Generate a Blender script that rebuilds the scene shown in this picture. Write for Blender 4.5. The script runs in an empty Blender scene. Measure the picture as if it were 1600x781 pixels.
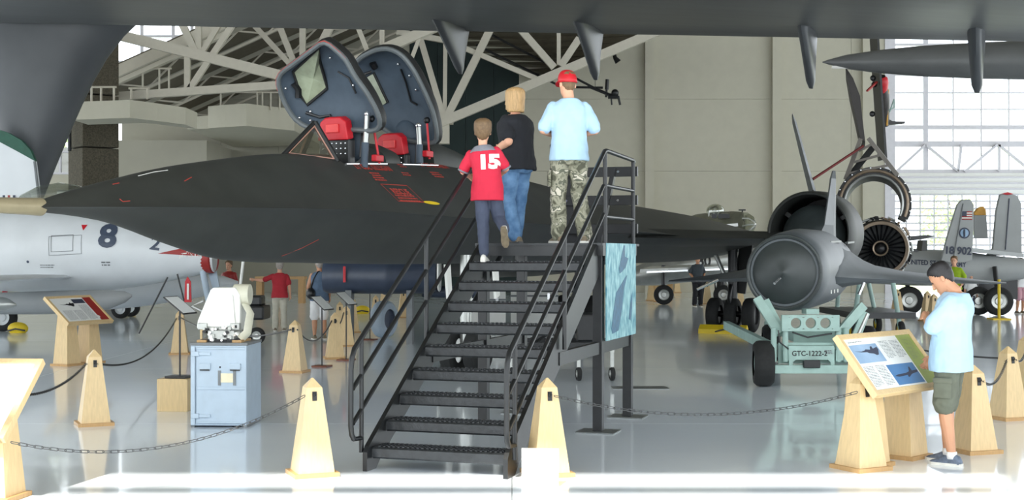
import bpy, bmesh, math, random
import numpy as np
from mathutils import Vector, Matrix
from mathutils.bvhtree import BVHTree

S = bpy.context.scene
C = S.collection
random.seed(7)
F, HZ, CH = 2100.0, 395.0, 1.83          # focal length in px, horizon row, camera height

# ------------------------------------------------------------------ camera, sky, sun, exposure
cam = bpy.data.objects.new('camera', bpy.data.cameras.new('camera'))
C.objects.link(cam)
cam.location = (0, 0, CH); cam.rotation_euler = (math.pi/2, 0, 0)
cam.data.sensor_width = 36.0; cam.data.lens = 36.0*F/1600.0
cam.data.shift_y = (HZ-390.5)/1600.0
cam.data.clip_end = 500
S.camera = cam
w = bpy.data.worlds.new('sky'); S.world = w; w.use_nodes = True
w.node_tree.nodes['Background'].inputs[0].default_value = (0.90, 0.96, 1.0, 1)
w.node_tree.nodes['Background'].inputs[1].default_value = 2.1
sun = bpy.data.objects.new('sun', bpy.data.lights.new('sun', 'SUN'))
C.objects.link(sun)
sun.data.energy = 6.0; sun.data.angle = math.radians(0.53); sun.data.color = (1, .95, .86)
SD = Vector((.22, .75, -.85)).normalized()
sun.rotation_euler = SD.to_track_quat('-Z', 'Y').to_euler()
S.view_settings.view_transform = 'Standard'; S.view_settings.look = 'None'
S.view_settings.exposure = 0.68; S.view_settings.gamma = 1.0
S.view_settings.use_curve_mapping = False

# ------------------------------------------------------------------ helpers
def at(x, y, Y): return Vector(((x-800)/F*Y, Y, CH-(y-HZ)/F*Y))
def gnd(x, y): Y = F*CH/(y-HZ); return Vector(((x-800)/F*Y, Y, 0))
def lin(c): c /= 255.0; return c/12.92 if c <= .04045 else ((c+.055)/1.055)**2.4
def rgb(r, g, b): return (lin(r), lin(g), lin(b), 1)

MATS = {}
def mat(name, col, rough=.5, metal=0, var=.12, scale=6, bump=0, coat=0, col2=None, stretch=None):
    if name in MATS: return MATS[name]
    m = bpy.data.materials.new(name); m.use_nodes = True
    nt = m.node_tree; n = nt.nodes; b = n['Principled BSDF']
    b.inputs['Roughness'].default_value = rough; b.inputs['Metallic'].default_value = metal
    b.inputs['Coat Weight'].default_value = coat
    tc = n.new('ShaderNodeTexCoord'); nz = n.new('ShaderNodeTexNoise')
    nz.inputs['Scale'].default_value = scale; nz.inputs['Detail'].default_value = 4
    if stretch:
        mp = n.new('ShaderNodeMapping'); mp.inputs['Scale'].default_value = stretch
        nt.links.new(tc.outputs['Object'], mp.inputs[0]); nt.links.new(mp.outputs[0], nz.inputs['Vector'])
    else: nt.links.new(tc.outputs['Object'], nz.inputs['Vector'])
    r = n.new('ShaderNodeValToRGB')
    c1 = tuple(min(1, c*(1-var)) for c in col[:3])+(1,)
    c2 = col2 or tuple(min(1, c*(1+var)) for c in col[:3])+(1,)
    r.color_ramp.elements[0].position = .3; r.color_ramp.elements[1].position = .7
    r.color_ramp.elements[0].color = c1; r.color_ramp.elements[1].color = c2
    nt.links.new(nz.outputs['Fac'], r.inputs[0]); nt.links.new(r.outputs[0], b.inputs['Base Color'])
    if bump:
        bp = n.new('ShaderNodeBump'); bp.inputs['Strength'].default_value = bump; bp.inputs['Distance'].default_value = .02
        nt.links.new(nz.outputs['Fac'], bp.inputs['Height']); nt.links.new(bp.outputs[0], b.inputs['Normal'])
    MATS[name] = m
    return m
def glass(name, tint=(1, 1, 1, 1), gloss=.12):
    m = bpy.data.materials.new(name); m.use_nodes = True; nt = m.node_tree; n = nt.nodes
    n.remove(n['Principled BSDF'])
    t = n.new('ShaderNodeBsdfTransparent'); g = n.new('ShaderNodeBsdfGlossy'); mx = n.new('ShaderNodeMixShader')
    t.inputs[0].default_value = tint; g.inputs['Roughness'].default_value = .03; mx.inputs[0].default_value = gloss
    nt.links.new(t.outputs[0], mx.inputs[1]); nt.links.new(g.outputs[0], mx.inputs[2])
    nt.links.new(mx.outputs[0], n['Material Output'].inputs[0])
    MATS[name] = m
    return m

class MB:
    def __init__(s): s.v = []; s.f = []
    def add(s, vs, fs):
        o = len(s.v); s.v += [Vector(v) for v in vs]; s.f += [tuple(i+o for i in f) for f in fs]; return s
    def box(s, c, d, rot=None):
        c = Vector(c); x, y, z = d[0]/2, d[1]/2, d[2]/2
        vs = [Vector((a*x, b*y, e*z)) for e in (-1, 1) for b in (-1, 1) for a in (-1, 1)]
        if rot is not None: vs = [rot @ v for v in vs]
        return s.add([c+v for v in vs], [(0, 2, 3, 1), (4, 5, 7, 6), (0, 1, 5, 4), (2, 6, 7, 3), (0, 4, 6, 2), (1, 3, 7, 5)])
    def lohi(s, a, b): return s.box([(a[i]+b[i])/2 for i in range(3)], [abs(b[i]-a[i]) for i in range(3)])
    def beam(s, p, q, wd, ht, up=(0, 0, 1)):
        p, q = Vector(p), Vector(q); d = (q-p).normalized(); u = Vector(up)
        r = d.cross(u)
        if r.length < 1e-4: r = d.cross(Vector((1, 0, 0)))
        r.normalize(); u = r.cross(d)
        vs = [e+r*(a*wd/2)+u*(b*ht/2) for e in (p, q) for a, b in ((-1, -1), (1, -1), (1, 1), (-1, 1))]
        return s.add(vs, [(0, 1, 2, 3), (7, 6, 5, 4), (0, 4, 5, 1), (1, 5, 6, 2), (2, 6, 7, 3), (3, 7, 4, 0)])
    def rings(s, rs, cap=True, closed=False):
        n = len(rs[0]); vs = [v for r in rs for v in r]; fs = []
        m = len(rs)
        for i in range(m if closed else m-1):
            j = (i+1) % m
            for k in range(n): fs.append((i*n+k, i*n+(k+1) % n, j*n+(k+1) % n, j*n+k))
        if cap and not closed: fs += [tuple(reversed(range(n))), tuple(range((m-1)*n, m*n))]
        return s.add(vs, fs)
    def tube(s, path, r, n=10, cap=True, closed=False, flat=None):
        P = [Vector(p) for p in path]; m = len(P)
        R = r if isinstance(r, (list, tuple)) else [r]*m
        rs = []; ref = None
        for i in range(m):
            if closed: t = P[(i+1) % m]-P[i-1]
            else: t = P[min(i+1, m-1)]-P[max(i-1, 0)]
            t.normalize()
            if ref is None: ref = Vector((0, 0, 1)) if abs(t.z) < .9 else Vector((1, 0, 0))
            a = ref - t*ref.dot(t)
            if a.length < 1e-5: a = Vector((1, 0, 0)).cross(t)
            a.normalize(); ref = a; b = t.cross(a)
            ra, rb = (R[i] if isinstance(R[i], (list, tuple)) else (R[i], R[i]))
            rs.append([P[i]+a*(ra*math.cos(2*math.pi*k/n))+b*(rb*math.sin(2*math.pi*k/n)) for k in range(n)])
        return s.rings(rs, cap, closed)
    def cyl(s, p, q, r, r2=None, n=16, cap=True): return s.tube([p, q], [r, r if r2 is None else r2], n, cap)
    def cap_tube(s, path, R, n=10):
        P = [Vector(p) for p in path]
        d0 = (P[0]-P[1]).normalized(); d1 = (P[-1]-P[-2]).normalized()
        r0, r1 = R[0], R[-1]
        PP = [P[0]+d0*r0*.97, P[0]+d0*r0*.7]+P+[P[-1]+d1*r1*.7, P[-1]+d1*r1*.97]
        RR = [r0*.25, r0*.72]+list(R)+[r1*.72, r1*.25]
        return s.tube(PP, RR, n)
    def ell(s, c, r, nu=16, nv=10, rot=None):
        c = Vector(c); rs = []
        for j in range(nv+1):
            t = math.pi*(j+.0)/nv; t = min(max(t, .03), math.pi-.03)
            ring = []
            for i in range(nu):
                p = 2*math.pi*i/nu
                v = Vector((r[0]*math.sin(t)*math.cos(p), r[1]*math.sin(t)*math.sin(p), -r[2]*math.cos(t)))
                ring.append(c+(rot @ v if rot is not None else v))
            rs.append(ring)
        return s.rings(rs)
    def prism(s, pts, vec):
        vec = Vector(vec); n = len(pts); P = [Vector(p) for p in pts]
        return s.add(P+[p+vec for p in P], [tuple(reversed(range(n))), tuple(range(n, 2*n))]+[(i, (i+1) % n, n+(i+1) % n, n+i) for i in range(n)])
    def lathe(s, prof, o, ax, n=32, cap=True):
        o, ax = Vector(o), Vector(ax).normalized()
        a = ax.orthogonal().normalized(); b = ax.cross(a)
        return s.rings([[o+ax*h+(a*math.cos(2*math.pi*k/n)+b*math.sin(2*math.pi*k/n))*r for k in range(n)] for r, h in prof], cap)
    def xf(s, M): s.v = [M @ v for v in s.v]; return s
    def mesh(s, name, sharp=40):
        me = bpy.data.meshes.new(name); me.from_pydata([tuple(v) for v in s.v], [], s.f)
        bm = bmesh.new(); bm.from_mesh(me); bmesh.ops.recalc_face_normals(bm, faces=bm.faces); bm.to_mesh(me); bm.free()
        if sharp:
            me.polygons.foreach_set('use_smooth', [True]*len(me.polygons)); me.set_sharp_from_angle(angle=math.radians(sharp))
        return me
    def build(s, name, m, parent=None, sharp=40, bevel=0):
        o = bpy.data.objects.new(name, s.mesh(name, sharp))
        o.data.materials.append(m if not isinstance(m, str) else MATS[m]); C.objects.link(o)
        if parent: o.parent = parent
        if bevel:
            b = o.modifiers.new('bevel', 'BEVEL'); b.width = bevel; b.segments = 2; b.limit_method = 'ANGLE'
        return o
def link(name, me, parent=None, loc=(0, 0, 0), rot=None, scale=None):
    o = bpy.data.objects.new(name, me); C.objects.link(o); o.location = loc
    if rot: o.rotation_euler = rot
    if scale: o.scale = scale
    if parent: o.parent = parent
    return o
def tag(o, label, cat, group=None, kind=None):
    o['label'] = label; o['category'] = cat
    if group: o['group'] = group
    if kind: o['kind'] = kind
    return o
def thing(name, label, cat, loc=(0, 0, 0), rz=0, group=None):
    o = bpy.data.objects.new(name, None); C.objects.link(o); o.location = loc; o.rotation_euler = (0, 0, rz)
    o.empty_display_size = .1
    return tag(o, label, cat, group)
def struct(o): o['kind'] = 'structure'; return o
def copy_tree(o, parent=None):
    c = o.copy(); C.objects.link(c)
    if parent: c.parent = parent
    for ch in list(o.children): copy_tree(ch, c)
    return c
def text_mb(body, size, sx=1.0, spacing=1.0, bold=0):
    cu = bpy.data.curves.new('text', 'FONT'); cu.body = body; cu.size = size; cu.align_x = 'CENTER'; cu.align_y = 'CENTER'
    cu.space_character = spacing; cu.offset = bold; cu.resolution_u = 3
    o = bpy.data.objects.new('text', cu); C.objects.link(o)
    bpy.context.view_layer.update()
    me = bpy.data.meshes.new_from_object(o.evaluated_get(bpy.context.evaluated_depsgraph_get()))
    mb = MB(); mb.add([Vector((v.co.x*sx, v.co.y, 0)) for v in me.vertices], [tuple(p.vertices) for p in me.polygons])
    bpy.data.objects.remove(o); bpy.data.curves.remove(cu); bpy.data.meshes.remove(me)
    return mb
def place2d(mb, o, x, y, lift=0):
    o, x, y = Vector(o), Vector(x).normalized(), Vector(y).normalized(); n = x.cross(y)
    mb.v = [o+x*v.x+y*v.y+n*(lift+v.z) for v in mb.v]
    return mb
def refine(mb, L):
    bm = bmesh.new(); me = bpy.data.meshes.new('t'); me.from_pydata([tuple(v) for v in mb.v], [], mb.f); bm.from_mesh(me)
    bmesh.ops.triangulate(bm, faces=bm.faces)
    for _ in range(4):
        es = [e for e in bm.edges if e.calc_length() > L]
        if not es: break
        bmesh.ops.subdivide_edges(bm, edges=es, cuts=1); bmesh.ops.triangulate(bm, faces=[f for f in bm.faces if len(f.verts) > 3])
    bm.to_mesh(me); bm.free()
    r = MB(); r.add([v.co.copy() for v in me.vertices], [tuple(p.vertices) for p in me.polygons]); bpy.data.meshes.remove(me)
    return r
def wrap(mb, bvh, d, off=.004, L=.05):
    mb = refine(mb, L); d = Vector(d).normalized()
    for i, v in enumerate(mb.v):
        h = bvh.ray_cast(v-d*6, d)
        if h[0] is not None: mb.v[i] = h[0]-d*off
    return mb
def bvh_of(mb): return BVHTree.FromPolygons([tuple(v) for v in mb.v], mb.f)
def interp(keys, x):
    """smooth (Catmull-Rom style) interpolation of (x, value) keys"""
    ks = keys
    if x <= ks[0][0]: return ks[0][1]
    if x >= ks[-1][0]: return ks[-1][1]
    for i in range(len(ks)-1):
        if ks[i][0] <= x <= ks[i+1][0]: break
    x0, y0 = ks[i]; x1, y1 = ks[i+1]; h = x1-x0; t = (x-x0)/h
    def sl(j):
        if j <= 0: return (ks[1][1]-ks[0][1])/(ks[1][0]-ks[0][0])
        if j >= len(ks)-1: return (ks[-1][1]-ks[-2][1])/(ks[-1][0]-ks[-2][0])
        a = (ks[j][1]-ks[j-1][1])/(ks[j][0]-ks[j-1][0]); b = (ks[j+1][1]-ks[j][1])/(ks[j+1][0]-ks[j][0])
        return 0 if a*b <= 0 else 2*a*b/(a+b)
    m0, m1 = sl(i)*h, sl(i+1)*h
    return (2*t**3-3*t*t+1)*y0+(t**3-2*t*t+t)*m0+(-2*t**3+3*t*t)*y1+(t**3-t*t)*m1

# ------------------------------------------------------------------ materials
mat('floor', rgb(236, 245, 255), .13, var=.04, scale=.5, coat=.3)
mat('joint', rgb(110, 113, 113), .5)
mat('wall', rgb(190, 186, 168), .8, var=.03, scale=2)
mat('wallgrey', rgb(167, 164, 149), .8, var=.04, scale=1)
mat('green', rgb(24, 42, 40), .7, var=.1, scale=2)
mat('ceil', rgb(98, 92, 77), .85, var=.08, scale=3)
mat('truss', rgb(199, 193, 177), .6, var=.03)
mat('stone', rgb(78, 73, 60), .95, var=.4, scale=22, bump=.6)
mat('white', rgb(236, 236, 230), .5, var=.02)
mat('frame', rgb(214, 212, 216), .5, var=.03)
mat('sr', rgb(54, 56, 53), .5, var=.14, scale=2.5)
mat('srdark', rgb(30, 31, 31), .5, var=.15)
mat('black', rgb(24, 25, 27), .38, var=.2)
mat('steel_black', rgb(25, 27, 29), .36, var=.25, scale=9)
mat('tread', rgb(36, 39, 42), .4, var=.35, scale=14, bump=.3)
mat('rubber', rgb(32, 33, 33), .8, var=.2, scale=20)
mat('oak', rgb(220, 192, 144), .42, var=.07, scale=9, stretch=(6, 6, .8))
mat('oakdark', rgb(190, 152, 102), .45, var=.08, scale=9, stretch=(6, 6, .8))
mat('mahog', rgb(120, 66, 44), .4, var=.2, scale=8)
mat('goose', rgb(103, 105, 105), .34, var=.10, scale=.7, stretch=(1, 5, 5))
mat('goosedk', rgb(77, 80, 83), .4, var=.1, scale=1)
mat('jetgrey', rgb(218, 222, 224), .38, var=.05, scale=1.5)
mat('jetlight', rgb(226, 230, 232), .35, var=.03, scale=1.5)
mat('navgrey', rgb(70, 80, 98), .5, var=.06)
mat('drone', rgb(79, 85, 89), .45, var=.14, scale=2)
mat('dronedk', rgb(52, 58, 58), .38, var=.18, scale=4)
mat('mint', rgb(160, 188, 180), .5, var=.1, scale=6)
mat('army', rgb(160, 163, 163), .55, var=.06, scale=2)
mat('silver', rgb(178, 180, 176), .28, .6, var=.12, scale=3)
mat('olive', rgb(108, 108, 92), .45, var=.15, scale=3)
mat('chrome', rgb(220, 222, 224), .15, .9, var=.05)
mat('red', rgb(196, 24, 38), .45, var=.08)
mat('redtxt', rgb(176, 66, 56), .6, var=.15, scale=30)
mat('yellow', rgb(226, 196, 40), .5, var=.06)
mat('orange', rgb(214, 160, 70), .5)
mat('blueink', rgb(60, 66, 84), .6, var=.08)
mat('cab', rgb(178, 194, 208), .5, var=.05, scale=8)
mat('cabdk', rgb(120, 124, 126), .6, var=.1)
mat('lining', rgb(72, 85, 98), .65, var=.14, scale=5)
mat('paper', rgb(238, 240, 238), .5, var=.02)
mat('ink', rgb(120, 124, 126), .7, var=.2, scale=40)
mat('skyprint', rgb(140, 172, 206), .5, var=.1, scale=3, col2=rgb(168, 194, 220))
mat('blueprint', rgb(84, 130, 178), .5, var=.1, scale=3)
mat('greenprint', rgb(150, 164, 88), .5, var=.08)
mat('redprint', rgb(160, 44, 40), .5, var=.06)
mat('teal', rgb(22, 128, 152), .45, var=.1, scale=7, col2=rgb(168, 212, 214), stretch=(1, 2.0, 1))
mat('tealdk', rgb(30, 92, 124), .45, var=.25, scale=14)
mat('skin', rgb(222, 168, 138), .55, var=.05, scale=10)
mat('skintan', rgb(198, 146, 114), .55, var=.05, scale=10)
mat('hairbrown', rgb(112, 88, 62), .6, var=.25, scale=40)
mat('hairblond', rgb(178, 144, 98), .5, var=.25, scale=30, stretch=(3, 3, .4))
mat('hairblack', rgb(30, 28, 30), .5, var=.3, scale=40)
mat('hairgrey', rgb(168, 160, 152), .6, var=.15, scale=40)
mat('tshirt', rgb(172, 203, 226), .85, var=.05, scale=9)
mat('redshirt', rgb(200, 34, 62), .8, var=.07, scale=9)
mat('redshirt2', rgb(176, 44, 54), .85, var=.08, scale=9)
mat('greyknit', rgb(122, 122, 130), .85, var=.1, scale=20)
mat('navypants', rgb(67, 74, 93), .85, var=.1, scale=9)
mat('blackshirt', rgb(26, 28, 34), .85, var=.2, scale=9)
mat('jeans', rgb(70, 112, 156), .85, var=.2, scale=9, col2=rgb(112, 150, 190))
mat('cargo', rgb(100, 104, 91), .85, var=.1, scale=12)
mat('bluevest', rgb(92, 112, 136), .85, var=.1, scale=12)
mat('khaki', rgb(196, 192, 176), .85, var=.06, scale=9)
mat('whitecloth', rgb(238, 238, 238), .85, var=.04, scale=9)
mat('darkcloth', rgb(58, 66, 72), .85, var=.1, scale=9)
mat('lime', rgb(150, 180, 30), .8, var=.08)
mat('pinkcloth', rgb(196, 150, 160), .85, var=.08)
mat('shoewhite', rgb(222, 220, 212), .5, var=.08, scale=20)
mat('shoeblue', rgb(96, 108, 126), .6, var=.3, scale=30)
mat('shoebrown', rgb(120, 108, 88), .7, var=.2, scale=30)
mat('eye', rgb(40, 30, 26), .2, var=.1)
mat('leaf', rgb(186, 206, 140), .8, var=.4, scale=4)
mat('bark', rgb(96, 78, 60), .9, var=.2)
mat('grass', rgb(176, 186, 140), .9, var=.15, scale=.3)
mat('propblade', rgb(54, 50, 48), .5, var=.1)
mat('brassy', rgb(168, 156, 126), .35, .2, var=.1)
mat('plate', rgb(126, 130, 130), .35, .5, var=.1, scale=20)
def camo():
    m = bpy.data.materials.new('camo'); m.use_nodes = True; nt = m.node_tree; n = nt.nodes; b = n['Principled BSDF']
    b.inputs['Roughness'].default_value = .9
    tc = n.new('ShaderNodeTexCoord'); nz = n.new('ShaderNodeTexNoise'); nz.inputs['Scale'].default_value = 8; nz.inputs['Detail'].default_value = 2
    nz.inputs['Distortion'].default_value = 1.2
    r = n.new('ShaderNodeValToRGB'); r.color_ramp.interpolation = 'CONSTANT'
    e = r.color_ramp.elements; e[0].color = rgb(84, 84, 70); e[1].position = .42; e[1].color = rgb(124, 124, 106)
    for p, c in ((.5, rgb(150, 148, 130)), (.57, rgb(96, 98, 84)), (.64, rgb(200, 194, 178))):
        x = e.new(p); x.color = c
    nt.links.new(tc.outputs['Object'], nz.inputs['Vector']); nt.links.new(nz.outputs['Fac'], r.inputs[0]); nt.links.new(r.outputs[0], b.inputs['Base Color'])
    MATS['camo'] = m
camo()
glass('pane', (.97, .98, 1, 1), .06); glass('canopyglass', (.8, .82, .76, 1), .32)
# ------------------------------------------------------------------ the setting
BY = 62.0
fl = struct(MB().lohi((-42, -6, -.2), (42, BY+.3, -.012)).build('floor', 'joint', sharp=0))
slab_sizes = {}
for i in range(12):
    for j in range(10):
        x0 = -42+7*i; y0 = -6+6.8*j; key = 0
        if key not in slab_sizes:
            me = MB().lohi((.003, .003, -.012), (6.997, 6.797, 0)).mesh('slab', 0); me.materials.append(MATS['floor']); slab_sizes[key] = me
        link('slab', slab_sizes[key], fl, (x0, y0, 0))
tag(tag(fl, 'pale grey polished concrete floor', 'floor'), 'pale grey polished concrete floor', 'floor'); struct(fl)
# outdoor ground and trees
g = struct(MB().lohi((-160, BY+1, -.6), (160, 220, -.25)).build('ground_outside', 'grass', sharp=0)); tag(g, 'sunlit grass ground outside the windows', 'ground'); struct(g)

# back wall: panels between pilasters
wb = struct(bpy.data.objects.new('wall_back', None)); C.objects.link(wb)
def xw(px): return (px-800)/F*BY
def zw(py): return CH-(py-HZ)/F*BY
def panel(x0, x1, z0, z1, m, name='wall_panel', d=.3, parent=wb, y=BY):
    return MB().lohi((xw(x0)+.008, y, z0+.005), (xw(x1)-.008, y+d, z1-.005)).build(name, m, parent, sharp=0)
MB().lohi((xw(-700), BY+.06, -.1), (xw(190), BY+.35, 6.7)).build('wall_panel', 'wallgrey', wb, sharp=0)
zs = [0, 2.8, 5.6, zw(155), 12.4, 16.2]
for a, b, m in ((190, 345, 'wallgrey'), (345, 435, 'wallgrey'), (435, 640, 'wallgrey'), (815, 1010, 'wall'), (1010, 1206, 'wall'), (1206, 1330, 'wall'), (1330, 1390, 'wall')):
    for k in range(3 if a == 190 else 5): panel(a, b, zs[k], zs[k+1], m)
for k in range(4): panel(640+k*43.75, 683.75+k*43.75, 0, 16.2, 'green', 'green_panel')
for px in (1014, 1212): MB().lohi((xw(px)-.2, BY-.32, 0), (xw(px)+.2, BY+.1, 16.2)).build('pilaster', 'wall', wb, sharp=0)
MB().lohi((xw(811), BY-.1, 0), (xw(817), BY+.1, 16.2)).build('corner_post', 'wall', wb, sharp=0)
MB().lohi((xw(1346), BY-.25, 0), (xw(1390), BY+.05, 16.2)).build('pilaster', 'wall', wb, sharp=0)
MB().lohi((xw(-760), BY+.0, 16.2), (xw(1395), BY+.3, 16.4)).build('wall_head', 'wall', wb, sharp=0)

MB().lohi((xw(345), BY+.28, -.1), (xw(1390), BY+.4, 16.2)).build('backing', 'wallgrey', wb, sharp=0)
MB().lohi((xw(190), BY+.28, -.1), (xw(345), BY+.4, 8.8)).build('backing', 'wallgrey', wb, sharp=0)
# windows: a frame with bars and panes each its own part
def window(name, xs, ys, thickx, thicky, Y, label=None):
    root = struct(bpy.data.objects.new(name, None)); C.objects.link(root)
    X = [(x-800)/F*Y for x in xs]; Z = [CH-(y-HZ)/F*Y for y in ys]
    for i, x in enumerate(X):
        MB().lohi((x-thickx[i]/2, Y-.06, Z[-1]), (x+thickx[i]/2, Y+.06, Z[0])).build('mullion', 'frame', root, sharp=0)
    for j, z in enumerate(Z):
        MB().lohi((X[0], Y-.08, z-thicky[j]/2), (X[-1], Y+.05, z+thicky[j]/2)).build('transom', 'frame', root, sharp=0)
    cache = {}
    for i in range(len(X)-1):
        for j in range(len(Z)-1):
            wd, ht = X[i+1]-X[i], Z[j]-Z[j+1]; k = (round(wd, 3), round(ht, 3))
            if k not in cache:
                me = MB().lohi((0, -.008, 0), (wd, .008, ht)).mesh('pane', 0); me.materials.append(MATS['pane']); cache[k] = me
            link('pane', cache[k], root, (X[i], Y+.02, Z[j+1]))
    return root
w1 = window('window_1', [1394, 1446, 1489, 1533, 1576, 1620, 1664], [-40, 30, 70, 115, 145, 171, 199, 225, 270],
            [.2, .22, .05, .06, .05, .2, .06], [.2, .1, .1, .22, .05, .05, .18, .26, .3], BY)
tr = [((1446, 226), (1400, 268)), ((1446, 226), (1497, 268)), ((1497, 268), (1502, 226)), ((1507, 268), (1558, 226)), ((1560, 226), (1612, 268)), ((1561, 226), (1561, 268)), ((1612, 268), (1664, 226))]
for p, q in tr: MB().beam(at(*p, BY-.15), at(*q, BY-.15), .1, .16, (0, 1, 0)).build('diagonal_brace', 'frame', w1, sharp=0)
xs2 = [1394+21.8*k for k in range(13)]; ys2 = [303+11.4*k for k in range(13)]
w2 = window('window_2', xs2, ys2, [.14]+[.05]*11+[.14], [.12]+[.075]*11+[.12], BY)
tr1 = struct(MB().lohi((xw(1390), BY-.3, zw(303)), (xw(1668), BY+.25, zw(271))).build('trim_1', 'white', sharp=0))
for k in range(3): MB().lohi((xw(1390), BY-.36, zw(279+9*k)), (xw(1668), BY-.3, zw(276+9*k))).build('rib', 'frame', tr1, sharp=0)
struct(MB().lohi((xw(1380), BY-.3, 0), (xw(1396), BY+.3, 16.2)).build('trim_2', 'frame', sharp=0))
w3 = window('window_3', [150, 183, 222, 271, 300, 340], [-10, 36, 57, 97, 130], [.1, .12, .14, .14, .14, .14], [.1]*5, BY)
w4 = window('window_4', [30, 60, 94, 110], [180, 203, 237, 271], [.08]*4, [.08]*4, 52)
struct(MB().lohi((at(30, 0, 52).x, 52, 0), (at(110, 0, 52).x, 52.2, CH+(HZ-271)/F*52)).build('wall_left', 'wall', sharp=0))

# ceiling: flat roof overhead, low sloped roof at the back left with joists
struct(MB().lohi((-45, -3.35, 16.4), (45, BY+.6, 16.7)).build('ceiling', 'ceil', sharp=0))
SL = .45
def sl(x, y): return Vector((x, y, 8.25+(x+14.6)*SL))
cs = struct(MB().prism([sl(-15.6, 48.3), sl(1.5, 48.3), sl(1.5, BY), sl(-15.6, BY)], (0, 0, .2)).build('trim_3', 'ceil', sharp=0))
tag(cs, 'sloping underside of the low roof at the back left', 'roof'); struct(cs)
for k in range(5):
    y = 50+2.6*k
    MB().beam(sl(-15.4, y)-Vector((0, 0, .1)), sl(1.2, y)-Vector((0, 0, .1)), .08, .16).build('rafter', 'wallgrey', cs, sharp=0)
    for j in range(7):
        x = -14.6+2.2*j
        m = MB()
        a = sl(x, y); b = sl(x+1.1, y); 
        m.beam(a-Vector((0, 0, .15)), b-Vector((0, 0, .75)), .06, .06); m.beam(b-Vector((0, 0, .75)), sl(x+2.2, y)-Vector((0, 0, .15)), .06, .06)
        if k % 2 == 0: m.build('web', 'truss', cs, sharp=0)
    if k % 2 == 0: MB().beam(sl(-14.5, y)-Vector((0, 0, .75)), sl(1, y)-Vector((0, 0, .75)), .08, .08).build('bottom_chord', 'truss', cs, sharp=0)
q = [at(845, 126, 61.9), at(670, 50, 61.9), at(1040, 43, 54.4), at(845, 126, 54.4)]
cr = struct(MB().rings([[q[0].lerp(q[1], k/8), q[3].lerp(q[2], k/8), q[3].lerp(q[2], k/8)+Vector((0, 0, .2)), q[0].lerp(q[1], k/8)+Vector((0, 0, .2))] for k in range(9)]).build('trim_4', 'ceil', sharp=0))
tag(cr, 'sloping roof underside above the truss behind the red cap', 'roof'); struct(cr)
for k in range(1, 7):
    a = q[0].lerp(q[1], k/7)-Vector((0, 0, .08)); b = q[3].lerp(q[2], k/7)-Vector((0, 0, .08))
    MB().beam(a, b, .06, .1).build('rafter', 'wallgrey', cr, sharp=0)
fb = MB().beam(at(160, 128, 48), at(352, 42, 48), .25, .62).build('fascia_beam', 'truss', sharp=0); tag(fb, 'deep pale fascia beam sloping up along the low roof edge', 'beam')
MB().beam(at(160, 132, 47.85), at(352, 46, 47.85), .06, .05).build('ledge', 'wallgrey', fb, sharp=0)

def truss(name, label, Y, members, m='truss'):
    root = thing(name, label, 'truss', (0, 0, 0))
    for nm, p, q, wd in members:
        MB().beam(at(*p, Y), at(*q, Y), wd, wd*.9, (0, 1, 0)).build(nm, m, root, sharp=0)
    return root
truss('roof_truss', 'pale steel roof truss above the catwalk boxes at the back left', 46, [
    ('top_chord', (166, 50), (470, 126), .34), ('bottom_chord', (160, 152), (470, 131), .27),
    ('vertical', (293, 85), (293, 140), .2), ('vertical', (310, 30), (311, 84), .2),
    ('diagonal', (284, 36), (306, 82), .24), ('diagonal', (368, 32), (296, 140), .2), ('diagonal', (345, 34), (316, 82), .18)])
truss('roof_truss', 'pale steel roof truss fanning out behind the front open canopy', 50, [
    ('diagonal', (392, 34), (462, 110), .2), ('diagonal', (434, 34), (462, 104), .22), ('vertical', (473, 34), (473, 104), .22),
    ('diagonal', (520, 34), (488, 96), .28), ('diagonal', (556, 34), (575, 82), .18), ('vertical', (597, 34), (597, 70), .18),
    ('chord', (480, 128), (690, 38), .36), ('diagonal', (640, 100), (655, 60), .14)])
rt = truss('roof_truss', 'pale steel roof truss crossing the dark green wall behind the woman', 54, [
    ('chord', (688, 192), (1030, 48), .36), ('diagonal', (655, 54), (694, 186), .24), ('vertical', (696, 60), (695, 186), .16),
    ('diagonal', (772, 34), (696, 188), .3), ('diagonal', (806, 38), (866, 106), .28), ('vertical', (873, 40), (873, 102), .16),
    ('diagonal', (905, 60), (876, 104), .28), ('chord', (620, 50), (700, 64), .22), ('chord', (690, 60), (840, 124), .2)])
MB().lohi(at(681, 225, 54.2)-Vector((0, .25, 0)), at(702, 193, 54.2)+Vector((0, .25, 0))).build('bearing_post', 'truss', rt, sharp=0)
MB().lohi(at(676, 194, 54.2)-Vector((0, .3, 0)), at(708, 184, 54.2)+Vector((0, .3, 0))).build('gusset', 'truss', rt, sharp=0)

# stone column built of blocks
col = thing('stone_column', 'brown pebbled stone column under the catwalk box', 'column', (at(148, 0, 45).x, 45, 0), math.radians(38))
for z0, z1 in ((0, 1.78), (1.82, 3.55), (3.6, 5.3), (5.34, 7.05), (7.1, 9)):
    MB().lohi((-.62, -.56, z0), (.62, .78, z1)).build('stone_block', 'stone', col, sharp=0, bevel=.03)
MB().cyl((-.85, .0, 5.2), (-.85, .0, 8.9), .06).build('drain_pipe', 'black', col)

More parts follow.
